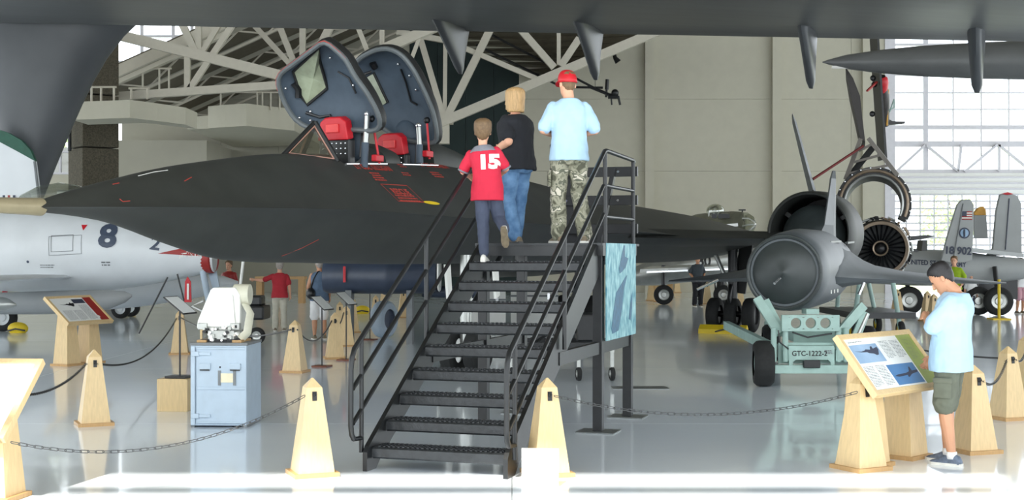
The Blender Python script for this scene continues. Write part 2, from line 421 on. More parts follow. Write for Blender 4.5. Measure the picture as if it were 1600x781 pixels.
def duct(name, label, top, bot, plan, m='wall', depth=1.6):
    root = thing(name, label, 'duct')
    for k in range(len(plan)-1):
        (x0, y0), (x1, y1) = plan[k], plan[k+1]
        P = [Vector(((x0-800)/F*y0, y0, 0)), Vector(((x1-800)/F*y1, y1, 0))]
        P += [P[1]+Vector((.0, depth, 0)), P[0]+Vector((.0, depth, 0))]
        MB().prism([p+Vector((0, 0, bot)) for p in P], (0, 0, top-bot)).build('casing_panel', m, root, sharp=0)
    return root
d1 = duct('catwalk_box', 'cream boxed catwalk with railing above the stone column', 6.5, 5.95, [(112, 41.6), (160, 41.3), (203, 41), (246, 42), (290, 43.2)])
d2 = duct('catwalk_box', 'cream stepped catwalk box left of the open canopies', 7.5, 6.65, [(325, 52), (352, 51.5), (385, 51), (420, 52), (460, 53)], depth=9.4)
duct('catwalk_box', 'plain cream low ledge between the two catwalk boxes', 7.2, 6.7, [(293, 53), (330, 52.6)], depth=8.9)
for root, Y, xs, yb, yt in ((d1, 41.5, (143, 158, 178), 158, 135), (d1, 42, (205, 230), 155, 137), (d1, 48, (223, 249, 264), 140, 106), (d2, 52, (345, 402, 410, 423, 437), 172, 143)):
    for x in xs: MB().cyl(at(x, yb, Y), at(x, yt, Y), .035, n=8).build('rail_post', 'truss', root)
    MB().cyl(at(xs[0]-4, yt+1, Y), at(xs[-1]+4, yt+1, Y), .035, n=8).build('hand_rail', 'truss', root)
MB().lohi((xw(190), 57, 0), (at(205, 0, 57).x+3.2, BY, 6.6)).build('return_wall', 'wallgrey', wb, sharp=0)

# front glazing behind the camera (only its shadow is seen)
wf = struct(bpy.data.objects.new('wall_front', None)); C.objects.link(wf)
for x in range(-40, 41, 8): MB().lohi((x-.15, -3.5, 0), (x+.15, -3.2, 16.4)).build('mullion', 'frame', wf, sharp=0)
for z in (15.55, 12.5, 9, 5.5, 2.4): MB().lohi((-44, -3.45, z-.06), (44, -3.25, z+.06)).build('transom', 'frame', wf, sharp=0)

# ------------------------------------------------------------------ trees outside
def tree(x, y, h, label):
    t = thing('tree', label, 'tree', (x, y, -.25)); MB().tube([(0, 0, 0), (.1, 0, h*.5), (0, .1, h*.8)], [.25, .18, .08]).build('trunk', 'bark', t)
    m = MB(); rr = random.Random(int(x*10))
    for k in range(700):
        a = rr.uniform(0, 6.28); u = rr.uniform(-1, 1); r = h*.36*rr.random()**.4
        c = Vector((r*math.cos(a)*math.sqrt(1-u*u), r*math.sin(a)*math.sqrt(1-u*u), h*.6+u*r*1.1))
        d = Vector((rr.uniform(-1, 1), rr.uniform(-1, 1), rr.uniform(-1, 1))).normalized(); e = d.orthogonal().normalized(); s = .35
        m.add([c-d*s, c+e*s*.5, c+d*s, c-e*s*.5], [(0, 1, 2, 3)])
    o = m.build('foliage', 'leaf', t, sharp=0); o['kind'] = 'stuff'
tree(-27, 80, 11, 'leafy tree outside the narrow window behind the stone column')
tree(30, 120, 8, 'leafy tree outside the gridded window, left of the two')
tree(41, 126, 9, 'leafy tree outside the gridded window, right of the two')

# ------------------------------------------------------------------ big grey wing overhead
A = math.radians(-19.9); sx = Vector((math.cos(A), math.sin(A), -.073)); ch = Vector((-math.sin(A), math.cos(A), 0))  # span, chord (aft)
W0 = Vector((9.9, 26.0, 5.92))
wing = thing('flying_boat_wing', 'huge grey aircraft wing overhead with hinge fairings hanging below', 'aircraft wing')
def wp(s, c, z): return W0+sx*s+ch*c+Vector((0, 0, z))
prof = [(0, 0), (-.25, -.04), (-.5, .0), (-1.6, -.02), (-1.62, .04), (-1.7, .04), (-1.72, -.04), (-4, -.1), (-7, -.05), (-8.6, .35), (-9, .7), (-8.5, 1.1), (-6, 1.4), (-3, 1.0), (-.6, .32), (0, .12)]
m = MB(); m.rings([[wp(s, c, z) for c, z in prof] for s in (-36, -30, -24, -18, -12, -6, 0, 6)])
m.build('wing_panel', 'goose', wing, sharp=30)
for s, hgt, tipc, wid in ((-11.6, 1.02, -.4, .3), (-8.5, 1.06, -.4, .3), (-4.0, 1.1, -.45, .3), (.35-1.2, 1.08, -.5, .34)):
    m = MB()
    rs = []
    for k in range(9):
        f = k/8; zc = .02-hgt*f; c0 = -2.0+f*1.55; c1 = .1-f*.42
        cc = (c0+c1)/2; hl = (c1-c0)/2*(1-.05*f)
        wv = wid*(1-.45*f)*(1 if k < 8 else .5)
        rs.append([wp(s, cc+hl*math.cos(t), zc)+sx*(wv*.5*math.sin(t)*(1 if math.cos(t) < 0 else 1)) for t in [2*math.pi*i/16 for i in range(16)]])
    m.rings(rs); m.build('hinge_fairing', 'goosedk', wing, sharp=50)
# pylon going down from the wing at the far left
m = MB(); rs = []
for f in np.linspace(0, 1, 10):
    y = 20+f*320; xl = -60+f*95; xr = 186-f*134+(1-f)**6*45
    Yp = 35.0
    c = at((xl+xr)/2, y, Yp); hw = (xr-xl)/2/F*Yp
    rs.append([c+Vector((hw*math.cos(t), 0.9*(1-f*.4)*math.sin(t), 0)) for t in [2*math.pi*i/28 for i in range(28)]])
MB_p = MB().rings(rs); MB_p.build('float_pylon', 'goosedk', wing, sharp=50)

# second slender grey body pointing left under the wing at the right
sp = thing('wing_tip_tank', 'long pointed grey body hanging under the big wing at the right', 'aircraft part', (0, 0, 0))
m = MB(); rs = []
p0 = at(1285, 97, 30); p1 = at(1800, 92, 27)
for f, r in ((0, .01), (.02, .06), (.08, .17), (.18, .27), (.32, .36), (.5, .42), (.75, .46), (1, .46)):
    c = p0.lerp(p1, f); rs.append([c+Vector((0, .9*r*math.cos(t), r*.92*math.sin(t))) for t in [2*math.pi*i/24 for i in range(24)]])
m.rings(rs); m.build('body', 'goose', sp)
MB().beam(at(1300, 105, 29.9), at(1790, 112, 26.9), .05, .06).build('underside_strip', 'white', sp, sharp=0)
MB().cyl(p0.lerp(p1, .8)+Vector((0, 0, .3)), p0.lerp(p1, .8)+Vector((0, 0, 1.6)), .05).build('hanger', 'black', sp)
# ------------------------------------------------------------------ the black reconnaissance jet
TH = math.radians(65); NX, NY = -4.72, 13.2
sr = thing('reconnaissance_jet', 'black delta-wing spy jet with both cockpit canopies raised open', 'airplane', (NX, NY, 0), TH)
Msr = Matrix.Translation((NX, NY, 0)) @ Matrix.Rotation(TH, 4, 'Z'); Mi = Msr.inverted()
def loc(x, y, Y): return Mi @ at(x, y, Y)             # picture point at depth Y -> jet coordinates (x aft, -y port)
KW = [(0, .05), (.12, .16), (.4, .28), (1, .45), (2, .63), (3, .76), (4, .87), (6, 1.0), (8, 1.12), (10, 1.35), (12, 1.75), (14, 2.25), (17, 2.7), (22, 2.4), (27, .4)]
KT = [(0, .03), (.12, .07), (.4, .14), (1, .27), (2, .46), (3, .59), (4, .70), (5, .77), (6, .84), (7, .90), (8, .95), (10, .92), (12, .85), (15, .75), (20, .6), (27, .05)]
KB = [(0, .03), (.12, .05), (.4, .07), (1, .14), (2, .39), (3, .60), (4, .66), (6, .68), (10, .62), (15, .52), (20, .5), (27, .05)]
KZ = [(0, 2.28), (2, 2.33), (4.5, 2.37), (8, 2.32), (12, 2.22), (15, 2.12), (27, 2.15)]
ts = sorted(set([0, .05, .12, .25, .4, .7]+[1+.25*k for k in range(16)]+[5.15, 6.25, 6.65, 7.75]+[5.3+.19*k for k in range(5)]+[6.8+.19*k for k in range(5)]+[8+.5*k for k in range(39)]))
def sec(t):
    wv, tp, bt, cz = interp(KW, t), interp(KT, t), interp(KB, t), interp(KZ, t)
    c = .36/max(wv, .85)
    us = [-1+(1-c)*k/9 for k in range(9)]+[-c+2*c*k/8 for k in range(8)]+[c+(1-c)*k/9 for k in range(10)]
    mt = interp([(0, .42), (3.2, .42), (5, .8), (7.8, .8), (9.5, .35), (12, .22), (30, .2)], t); mbt = .12
    top = [Vector((t, u*wv, cz+tp*(mt*(1-u*u)+(1-mt)*(1+math.cos(math.pi*u))/2))) for u in us]
    bot = [Vector((t, u*wv, cz-bt*(mbt*(1-u*u)+(1-mbt)*(1+math.cos(math.pi*u))/2))) for u in reversed(us[1:-1])]
    return top+bot
fus = MB(); fus.rings([sec(t) for t in ts])
NR = len(sec(1)); full = bvh_of(fus)
def keep(f):
    if len(f) != 4: return True
    c = sum((fus.v[i] for i in f), Vector())/4
    k = min(i % NR for i in f)
    return not ((5.15 < c.x < 6.25 or 6.65 < c.x < 7.75) and abs(c.y) < .355 and c.z > interp(KZ, c.x)+.2)
fus.f = [f for f in fus.f if keep(f)]
fo = fus.build('fuselage', 'sr', sr, sharp=55)
def topz(t, y):
    h = full.ray_cast(Vector((t, y, 9)), Vector((0, 0, -1))); return h[0].z
for a, b in ((5.15, 6.25), (6.65, 7.75)):                # cockpit tubs and bright sills
    m = MB(); z0 = 2.45
    P = [(a, -.36), (b, -.36), (b, .36), (a, .36)]
    m.add([(x, y, topz(x, y*1.02)) for x, y in P]+[(x, y*.95, z0) for x, y in P], [(0, 1, 5, 4), (1, 2, 6, 5), (2, 3, 7, 6), (3, 0, 4, 7), (4, 5, 6, 7)])
    m.build('cockpit_tub', 'srdark', fo, sharp=0)
    MB().tube([(x, -.385, topz(x, -.385)+.012) for x in np.linspace(a+.02, b-.02, 6)], .012, 6).build('sill_strip', 'chrome', fo)
    MB().tube([(x, .385, topz(x, .385)+.012) for x in np.linspace(a+.02, b-.02, 6)], .012, 6).build('sill_strip', 'chrome', fo)
# pitot probe
MB().lathe([(.012, -2.6), (.03, -2.2), (.045, -1.2), (.075, -.45), (.085, 0), (.09, .12)], (0, 0, 2.285), (1, 0, 0), 16).build('pitot_probe', 'brassy', sr)
# windshield
A_ = Vector((4.28, 0, topz(4.28, 0)-.02)); Pb = Vector((5.08, -.31, topz(5.08, -.31)-.01)); Sb = Vector((5.08, .31, topz(5.08, .31)-.01)); T_ = Vector((5.0, 0, 3.55))
ws = MB(); ws.tube([A_, T_], .03, 8); ws.tube([A_, Pb], .028, 8); ws.tube([A_, Sb], .028, 8); ws.tube([Pb, T_], .045, 8); ws.tube([Sb, T_], .045, 8)
wso = ws.build('windshield', 'srdark', sr)
for B in (Pb, Sb):
    c = (A_+B+T_)/3; n = (B-A_).cross(T_-A_).normalized()
    if n.z < 0: n = -n
    MB().prism([A_, B, T_], n*-.012).build('solid_quarter', 'srdark', wso, sharp=0) if False else None
    g = [c+(p-c)*.82 for p in (A_, B, T_)]
    MB().prism(g, n*.012).build('glass_pane', 'canopyglass', wso, sharp=0)
    m = MB(); m.tube([p+n*.012 for p in g], .014, 6, closed=True); m.build('pane_edge', mat('pinkframe', rgb(186, 140, 124), .5), wso)
MB().add([A_-Vector((0, 0, .02)), Pb, Sb], [(0, 1, 2)]).build('coaming', 'srdark', wso, sharp=0)

# open canopies: bowl-shaped shells hinged at their rear edge
def canopy(nm, hinge_t, alpha, outline, winpx, lean, extra):
    a = math.radians(alpha); H = Vector((hinge_t, 0, topz(hinge_t, 0)+.02))
    ex = Vector((0, -1, 0)); ey = Vector((-math.cos(a), 0, math.sin(a))); en = ex.cross(ey)   # concave side normal
    if en.x > 0: en = -en
    c0 = Mi @ Vector((0, 0, CH))
    def hit(px, py, off=0):
        d = (Mi @ at(px, py, 10))-c0; o = H+en*off
        t = (o-c0).dot(en)/d.dot(en); return c0+d*t
    rim = [hit(*p) for p in outline]
    # resample smooth rim
    n = 48; L = [0]; pts = rim+[rim[0]]
    for i in range(len(rim)): L.append(L[-1]+(pts[i+1]-pts[i]).length)
    R = []
    for k in range(n):
        s = L[-1]*k/n; j = max(i for i in range(len(rim)) if L[i] <= s+1e-9); R.append(pts[j].lerp(pts[j+1], (s-L[j])/(L[j+1]-L[j])))
    for _ in range(1): R = [(R[i-1]+R[i]*2+R[(i+1) % n])/4 for i in range(n)]
    cen = sum(R, Vector())/n
    root = bpy.data.objects.new(nm, None); C.objects.link(root); root.parent = sr
    def ring(s, d, o): return [cen+(p-cen)*s-en*d for p in R] if o is None else None
    out = [ring(s, d, None) for s, d in ((1.0, 0), (1.03, .06), (.99, .16), (.86, .28), (.6, .36), (.25, .39))]
    inn = [ring(s, d, None) for s, d in ((.93, -.0), (.93, .05), (.86, .15), (.7, .235), (.45, .30), (.15, .32))]
    MB().rings(out+[inn[-1]]).build('shell', 'sr', root, sharp=60) if False else None
    m = MB(); m.rings(out, False); m.f.append(tuple(range(5*n, 6*n))); m.build('shell', 'srdark', root, sharp=70)
    m = MB(); m.rings(inn, False); m.f.append(tuple(range(5*n, 6*n))); lo = m.build('inner_lining', 'lining', root, sharp=70)
    bv = bvh_of(m)
    m = MB(); m.tube([cen+(p-cen)*.965+en*.005 for p in R], .036, 8, closed=True); m.build('rim_seal', mat('rimgrey', rgb(92, 98, 100), .4), root)
    if extra: m = MB(); m.tube([cen+(p-cen)*1.0+en*.02 for p in R[-10:]+R[:14]], .009, 6); m.build('edge_stripe', 'redtxt', root)
    def onto(px, py, off=.01):
        d = ((Mi @ at(px, py, 10))-c0).normalized(); h = bv.ray_cast(c0, d)
        return (h[0]-d*off) if h[0] is not None else hit(px, py, -.2)
    wpt = [onto(*p) for p in winpx]; m = MB(); cc = sum(wpt, Vector())/len(wpt)
    m.add(wpt+[cc], [(i, (i+1) % len(wpt), len(wpt)) for i in range(len(wpt))]); m.build('window_glass', mat('canopywin', rgb(150, 158, 134), .15, var=.35, scale=3), lo, sharp=0)
    m = MB(); m.tube([p for p in wpt], .022, 8, closed=True); m.build('window_frame', 'srdark', lo)
    return root, onto, hit, lo
OUT1 = [(507, 60), (470, 88), (437, 112), (430, 124), (440, 156), (452, 178), (463, 192), (482, 202), (520, 206), (560, 204), (588, 208), (599, 200), (594, 178), (577, 146), (552, 112), (542, 90), (524, 74)]
c1, on1, hit1, lo1 = canopy('front_canopy', 5.75, 62, OUT1, [(499, 74), (500, 96), (509, 128), (511, 138), (480, 164), (470, 150), (458, 112)], 0, True)
OUT2 = [(548, 104), (560, 88), (585, 75), (608, 72), (630, 84), (648, 108), (664, 140), (678, 172), (684, 200), (686, 226), (660, 226), (620, 218), (590, 196), (566, 150)]
c2, on2, hit2, lo2 = canopy('rear_canopy', 7.35, 66, OUT2, [(584, 114), (606, 160), (592, 168), (570, 122)], 0, False)
def knob(px, py, on, par, r=.022): MB().ell(on(px, py, .02), (r, r, r), 10, 6).build('latch', 'chrome', par)
for p in ((446, 138), (468, 184), (485, 188), (552, 133), (516, 90), (485, 174)): knob(*p, on1, lo1)
for p in ((650, 140), (622, 100), (640, 118)): knob(*p, on2, lo2)
def bars(pts, on, par, r=.012, m='black', nm='hose'): MB().tube([on(*p, .025) for p in pts], r, 6).build(nm, m, par)
bars([(478, 176), (500, 183), (516, 180), (518, 190)], on1, lo1, .02)
bars([(528, 112), (545, 122), (556, 146)], on1, lo1)
bars([(459, 130), (466, 140), (466, 152)], on1, lo1, .05, 'black', 'padded_box')
bars([(626, 108), (634, 128), (642, 158), (652, 164)], on2, lo2, .015)
bars([(582, 98), (586, 106)], on2, lo2, .05, 'black', 'padded_box')
bars([(562, 118), (580, 112)], on2, lo2, .02)
# seats, panels, struts in the two cockpits
def cockpit(t0, up):
    m = MB(); zs_ = topz(t0+.45, -.36)+up
    m.prism([(t0+.46, -.2, zs_+.27), (t0+.46, -.24, zs_+.02), (t0+.46, .24, zs_+.02), (t0+.46, .2, zs_+.27), (t0+.46, .12, zs_+.33), (t0+.46, -.12, zs_+.33)], (.16, 0, .03))
    hr = m.build('seat_headrest', 'red', sr, sharp=30, bevel=.015)
    MB().box((t0+.45, 0, zs_+.18), (.03, .2, .12)).build('headrest_pad', mat('redlight', rgb(226, 70, 70), .5), hr, bevel=.01)
    m = MB(); m.lohi((t0+.5, -.24, zs_-.5), (t0+.66, .24, zs_+.04)); sb = m.build('seat_back', 'black', sr, sharp=0, bevel=.02)
    for i in range(6):
        for j in range(3): MB().ell((t0+.495, -.18+.07*i, zs_-.02-.07*j), (.012, .012, .012), 6, 4).build('stud', 'chrome', sb)
    m = MB(); m.ell((t0+.9, 0, zs_+.15), (.14, .3, .42), 20, 12); m.build('seat_shell', 'lining', sr)
    MB().tube([(t0+.7, -.3, zs_-.2), (t0+.72, -.32, zs_+.1), (t0+.85, -.28, zs_+.3), (t0+.95, -.1, zs_+.42)], .03, 8).build('hose', 'steel_black', sr)
    MB().tube([(t0+.8, -.34, zs_-.2), (t0+.8, -.34, zs_+.15), (t0+.9, -.3, zs_+.35)], .012, 6).build('cable', 'paper', sr)
cockpit(4.98, .30); cockpit(6.5, .12)
for (xb, yb, xt, yt, Y) in ((569, 250, 574, 178, 18.1), (656, 244, 654, 196, 19.35)):
    b, t = loc(xb, yb, Y), loc(xt, yt, Y); mid = b.lerp(t, .38)
    st = MB().cyl(mid, t, .036, n=12).build('canopy_strut', 'silver', sr); MB().cyl(b-Vector((0, 0, .1)), mid, .05, n=12).build('strut_base', 'lining', st); MB().ell(t, (.045, .045, .045), 10, 6).build('strut_joint', 'chrome', st)
for (xb, yb, xt, yt, Y) in ((593, 250, 582, 186, 18.2), (671, 243, 667, 188, 19.45)):
    b, t = loc(xb, yb, Y), loc(xt, yt, Y)
    st = MB().cyl(b-Vector((0, 0, .05)), t, .017, n=8).build('safety_brace', 'red', sr); MB().box(b+Vector((-.05, 0, .02)), (.2, .08, .09)).build('brace_foot', 'red', st, bevel=.01); MB().ell(t, (.05, .05, .05), 10, 6).build('brace_joint', 'black', st)
# fairing behind rear canopy
m = MB(); rs = []
for t, wv, hh in ((7.7, .34, .26), (8.0, .36, .28), (8.6, .34, .22), (9.6, .26, .1), (10.6, .15, .0)):
    z = topz(t, 0); rs.append([Vector((t, wv*math.cos(q), z-.12+(hh+.12)*max(0, math.sin(q))**.8 if math.sin(q) > 0 else z-.3)) for q in [2*math.pi*i/20 for i in range(20)]])
m.rings(rs); m.build('dorsal_fairing', 'sr', sr, sharp=60)
m = MB(); rs = []
for t, wv, hh in ((6.25, .36, .1), (6.4, .36, .16), (6.65, .36, .1)):
    z = topz(t, 0); rs.append([Vector((t, wv*math.cos(q), z-.1+(hh+.1)*max(0, math.sin(q)) if math.sin(q) > 0 else z-.25)) for q in [2*math.pi*i/20 for i in range(20)]])
m.rings(rs); m.build('cockpit_divider', 'sr', sr, sharp=60)

# wings (port with nacelle at y=-4.2, starboard mirrored)
def wing_mesh(sg):
    m = MB(); rs = []
    for yv, le, te, th in ((1.6, 12.6, 26, .36), (2.4, 13.9, 26, .30), (4.2, 15.8, 26, .26)):
        z = 2.13
        rs.append([Vector((le, sg*yv, z-.03)), Vector((le+.5, sg*yv, z+th*.4)), Vector((le+3, sg*yv, z+th/2)), Vector((te-3, sg*yv, z+th*.3)), Vector((te, sg*yv, z)), Vector((te-3, sg*yv, z-th*.3)), Vector((le+3, sg*yv, z-th*.5)), Vector((le+.5, sg*yv, z-th*.4))])
    return m.rings(rs)
wing_mesh(-1).build('wing', 'sr', sr, sharp=30); wing_mesh(1).build('wing', 'sr', sr, sharp=30)
def nacelle(y, z=2.2, x0=15.4, short=False):
    pr = [(.70, .5), (.735, .02), (.76, 0), (.80, .05)]+([(.82, .5), (.83, 1.0), (.82, 1.2), (.70, 1.22)] if short else [(.9, 1.2), (.96, 3), (.97, 6), (.9, 9), (.7, 11)])
    m = MB(); m.lathe(pr, (x0, y, z), (1, 0, 0), 48, False)
    n = m.build('nacelle', 'sr', sr, sharp=40)
    m = MB(); m.lathe([(.70, .5), (.70, 1.6), (.1, 1.65)], (x0, y, z), (1, 0, 0), 48, False); m.build('intake_duct', 'srdark', n)
    m = MB(); m.lathe([(.01, .02), (.12, .05), (.50, .34), (.60, .45), (.61, .5), (.56, 1.2)], (x0, y, z-.06), (1, 0, 0), 48); m.build('intake_spike', 'dronedk', n)
    for q in (35, 150, 270):
        c, s_ = math.cos(math.radians(q)), math.sin(math.radians(q)); MB().beam((x0+.75, y+.5*c, z+.5*s_), (x0+.75, y+.72*c, z+.72*s_), .08, .3, (1, 0, 0)).build('duct_strut', 'srdark', n, sharp=0)
    return n
nacelle(-4.2, short=True); nacelle(4.2)
def sight(px):
    v = Mi.to_3x3() @ Vector(((px-800)/F, 1, 0)); return v.normalized()
for b0, b1, t0 in (((1270, 300), (1238, 176), 29.5),):
    p, q = loc(*b0, 29.0), loc(*b1, 29.6)
    m = MB(); rs = []
    for f, cs_, ce, th in ((0, -1.1, 1.9, .16), (.9, -.1, 1.5, .10), (1, .1, 1.5, .04)):
        c = p.lerp(q, f); av = sight(1262); bv_ = Vector((-av.y, av.x, 0)); rs.append([c+av*cs_, c+av*((cs_+ce)/2)+bv_*(th/2), c+av*ce, c+av*((cs_+ce)/2)-bv_*(th/2)])
    m.rings(rs); m.build('tail_fin', 'drone', sr, sharp=20)
# starboard fin (hidden in the photograph by the fuselage and people, low and far)
# main landing gear, port
def wheel(name, c, ax, r, wd, par, hub='silver'):
    c, ax = Vector(c), Vector(ax).normalized()
    o = MB().lathe([(r*.55, -wd/2), (r*.85, -wd/2), (r*.97, -wd*.36), (r, -wd*.15), (r, wd*.15), (r*.97, wd*.36), (r*.85, wd/2), (r*.55, wd/2), (r*.5, wd*.3), (r*.5, -wd*.3)], c, ax, 28, False)
    n = len(o.v)//10; o.f += [((9*n+k), (9*n+(k+1) % n), (k+1) % n, k) for k in range(n)]
    o = o.build(name, 'rubber', par)
    m = MB(); m.lathe([(.02, -wd*.36), (r*.3, -wd*.3), (r*.55, -wd*.34), (r*.55, wd*.34), (r*.3, wd*.3), (.02, wd*.36)], c, ax, 20); m.build('hub', hub, o)
    return o
gp = loc(1145, 470, 31.0); gx, gy = gp.x, gp.y
lg = MB().cyl((gx, gy, .45), (gx, gy, 2.15), .11, n=14).build('main_gear_leg', 'steel_black', sr)
MB().cyl((gx, gy+.55, 2.1), (gx, gy+.05, 1.0), .05).build('side_brace', 'silver', lg); MB().beam((gx+.3, gy-.25, 2.1), (gx+.1, gy-.12, .9), .3, .06, (1, 0, 0)).build('gear_door', 'srdark', lg)
MB().cyl((gx, gy-.5, .42), (gx, gy+.5, .42), .07).build('axle', 'steel_black', lg); MB().tube([(gx-.15, gy, 1.1), (gx-.3, gy, .8), (gx-.12, gy, .5)], .05).build('torque_link', 'steel_black', lg)
for k in (-.42, 0, .42): wheel('wheel', (gx, gy+k, .40), (0, 1, 0), .40, .27, lg, 'steel_black')
m = MB(); gp2 = loc(905, 470, 33); MB().cyl((gp2.x, gp2.y, .3), (gp2.x, gp2.y, 2.0), .11).build('main_gear_leg', 'steel_black', sr)
for k in (-.4, 0, .4): wheel('wheel', (gp2.x, gp2.y+k, .40), (0, 1, 0), .40, .26, sr)
ng = loc(728, 470, 20.2)
MB().cyl((ng.x, ng.y, .3), (ng.x, ng.y, 1.8), .09).build('nose_gear_leg', 'silver', sr)
MB().tube([(ng.x+.05, ng.y, .9), (ng.x+1.2, ng.y, 1.75)], .05).build('drag_brace', 'steel_black', sr)
for k in (-.2, .2): wheel('wheel', (ng.x, ng.y+k, .36), (0, 1, 0), .36, .22, sr)
for px, pw in ((697, 12), (772, 10)):
    p = loc(px, 440, 19.5); MB().prism([p+Vector((0, 0, .25)), p+Vector((.14, 0, .25)), p+Vector((.2, 0, -.2)), p+Vector((.08, 0, -.25))], (0, .04, 0)).build('gear_door', 'white', sr, sharp=0)

# raised outer wing half with cowl ring, truss and red prop
ow = bpy.data.objects.new('raised_outer_wing', None); C.objects.link(ow); ow.parent = sr
rc = loc(1365, 318, 30.0)
AX = sight(1362); AL = Vector((AX.y, -AX.x, 0))
def arc(r, x, a0, a1, n=26): return [rc+AX*x+AL*(r*math.cos(math.radians(a0+(a1-a0)*k/n)))+Vector((0, 0, r*math.sin(math.radians(a0+(a1-a0)*k/n)))) for k in range(n+1)]
m = MB(); rs = []
Ao, Ai, Bo, Bi = arc(.82, 0, -28, 172), arc(.62, 0, -28, 172), arc(.80, 2.4, -28, 172), arc(.62, 2.4, -28, 172)
m.rings([[Ao[k], Ai[k], Bi[k], Bo[k]] for k in range(27)]); m.build('cowl_half', 'srdark', ow, sharp=35)
m = MB(); m.tube(arc(.73, -.02, -24, 168), .035, 8); m.build('cowl_rim', mat('rimtan', rgb(150, 132, 112), .35, .4), ow)
m = MB(); m.tube(arc(.63, -.03, -26, 170), .028, 8); m.build('cowl_rim', 'silver', ow)
for k in range(0, 27, 2):
    a = arc(.80, -.03, -28, 172)[k]; MB().ell(a, (.025, .025, .025), 6, 4).build('rivet', 'chrome', ow)
ap = loc(1351, 216, 30.0)
legs = [rc+Vector((0, .62, .55)), rc+Vector((0, -.52, .62))]
for q, top in ((legs[0], ap+Vector((0, .08, 0))), (legs[1], ap+Vector((0, -.08, 0)))): MB().beam(q, top, .09, .07, (1, 0, 0)).build('truss_leg', mat('trussgrey', rgb(128, 122, 114), .5), ow, sharp=0)
for f in (.15, .42, .7): MB().beam(legs[0].lerp(ap, f), legs[1].lerp(ap, f+.12), .05, .06, (1, 0, 0)).build('truss_rung', 'trussgrey', ow, sharp=0)
MB().beam(legs[0].lerp(ap, .1)+Vector((.3, 0, 0)), legs[1].lerp(ap, .8)+Vector((.3, 0, 0)), .14, .02, (1, 0, 0)).build('truss_web', 'srdark', ow, sharp=0)
bl = [loc(x, y, 30.0) for x, y in ((1321, 104), (1333, 122), (1344, 150), (1347, 180), (1352, 222), (1344, 216), (1334, 170), (1327, 140))]
MB().prism(bl, sight(1332)*2.4).build('wing_skin', 'propblade', ow, sharp=20)
MB().cyl(loc(1270, 280, 29.6), loc(1349, 228, 30), .03, n=10).build('support_rod', mat('rodred', rgb(120, 44, 44), .5), ow)

# red stencils and other marks, wrapped onto the skin
PD = Vector((.35, 1, -.25))
c0 = Mi @ Vector((0, 0, CH))
def on_skin(px, py):
    d = ((Mi @ at(px, py, 10))-c0).normalized(); h = full.ray_cast(c0, d); return h[0] if h[0] is not None else None
def stencil(name, mb2d, px, py, m='redtxt', up=Vector((0, .35, 1)), slant=0):
    o = on_skin(px, py)
    if o is None: return
    mb2d.v = [Vector((v.x+slant*v.y, v.y, 0)) for v in mb2d.v]
    mb = place2d(mb2d, o, Vector((1, 0, 0)), up-Vector((1, 0, 0))*0)
    wrap(mb, full, Vector((0, 1, -.35)), .006, .08).build(name, m, sr, sharp=0)
stencil('stencil_name', text_mb('LT COL GILLIGAN', .13, .8, 1.05, .005), 583, 262)
stencil('stencil_name', text_mb('LT COL BRUNSON', .12, .8, 1.05, .004), 678, 259)
def lines(rows, wd, h, gap, ragged=.3, seed=1):
    m = MB(); r = random.Random(seed)
    for k in range(rows):
        x0 = -wd/2+r.random()*ragged*wd*.5; x1 = wd/2-r.random()*ragged*wd*.5; z = -(k-(rows-1)/2)*gap; x = x0
        while x < x1:
            l = r.uniform(.5, 1.8)*h*2; m.add([(x, z-h/2, 0), (min(x+l, x1), z-h/2, 0), (min(x+l, x1), z+h/2, 0), (x, z+h/2, 0)], [(0, 1, 2, 3)]); x += l+h*.5
    return m
stencil('stencil_text', lines(4, .28, .022, .04), 590, 276); stencil('stencil_text', lines(3, .3, .022, .04, seed=3), 682, 273)
stencil('stencil_text', lines(2, .2, .02, .04, seed=5), 627, 259); stencil('stencil_text', lines(2, .25, .02, .04, seed=6), 634, 272)
stencil('stencil_text', text_mb('RESCUE', .13, .95, 1.0, .005), 626, 300, slant=-.5)
stencil('stencil_text', lines(3, .55, .024, .042, .2, seed=8), 637, 310, slant=-.5)
def outline_rect(wd, h, th): 
    m = MB()
    for a, b in (((-wd/2, h/2), (wd/2, h/2)), ((wd/2, h/2), (wd/2, -h/2)), ((wd/2, -h/2), (-wd/2, -h/2)), ((-wd/2, -h/2), (-wd/2, h/2))):
        x0, x1 = sorted((a[0], b[0])); y0, y1 = sorted((a[1], b[1])); m.add([(x0-th/2, y0-th/2, 0), (x1+th/2, y0-th/2, 0), (x1+th/2, y1+th/2, 0), (x0-th/2, y1+th/2, 0)], [(0, 1, 2, 3)])
    return m
stencil('stencil_box', outline_rect(.66, .28, .012), 629, 302, slant=-.5)
def disc(a, b, n=24): return MB().add([(a*math.cos(2*math.pi*k/n), b*math.sin(2*math.pi*k/n), 0) for k in range(n)], [tuple(range(n))])
stencil('yellow_light_strip', disc(.2, .03), 674, 317, 'yellow', slant=-2.2)
def skin_lines(name, pts, m, r=.008):
    P = [on_skin(*p) for p in pts]
    if all(p is not None for p in P): MB().tube(P, r, 5).build(name, m, sr)
skin_lines('stencil_box', [(186, 355), (216, 345), (222, 349), (190, 358), (186, 355)], 'red', .005)
skin_lines('stencil_mark', [(187, 311), (192, 315), (203, 314)], 'redtxt', .006)
skin_lines('stencil_mark', [(176, 288), (186, 286)], 'redtxt', .006); skin_lines('stencil_mark', [(288, 283), (299, 277)], 'redtxt', .007)
skin_lines('panel_line', [(216, 275), (240, 269), (262, 266)], 'white', .006)
skin_lines('panel_line', [(440, 400), (470, 388), (498, 374)], 'redtxt', .005)
MB().lohi((.1, 0, 0), (.1, 0, 0)) 

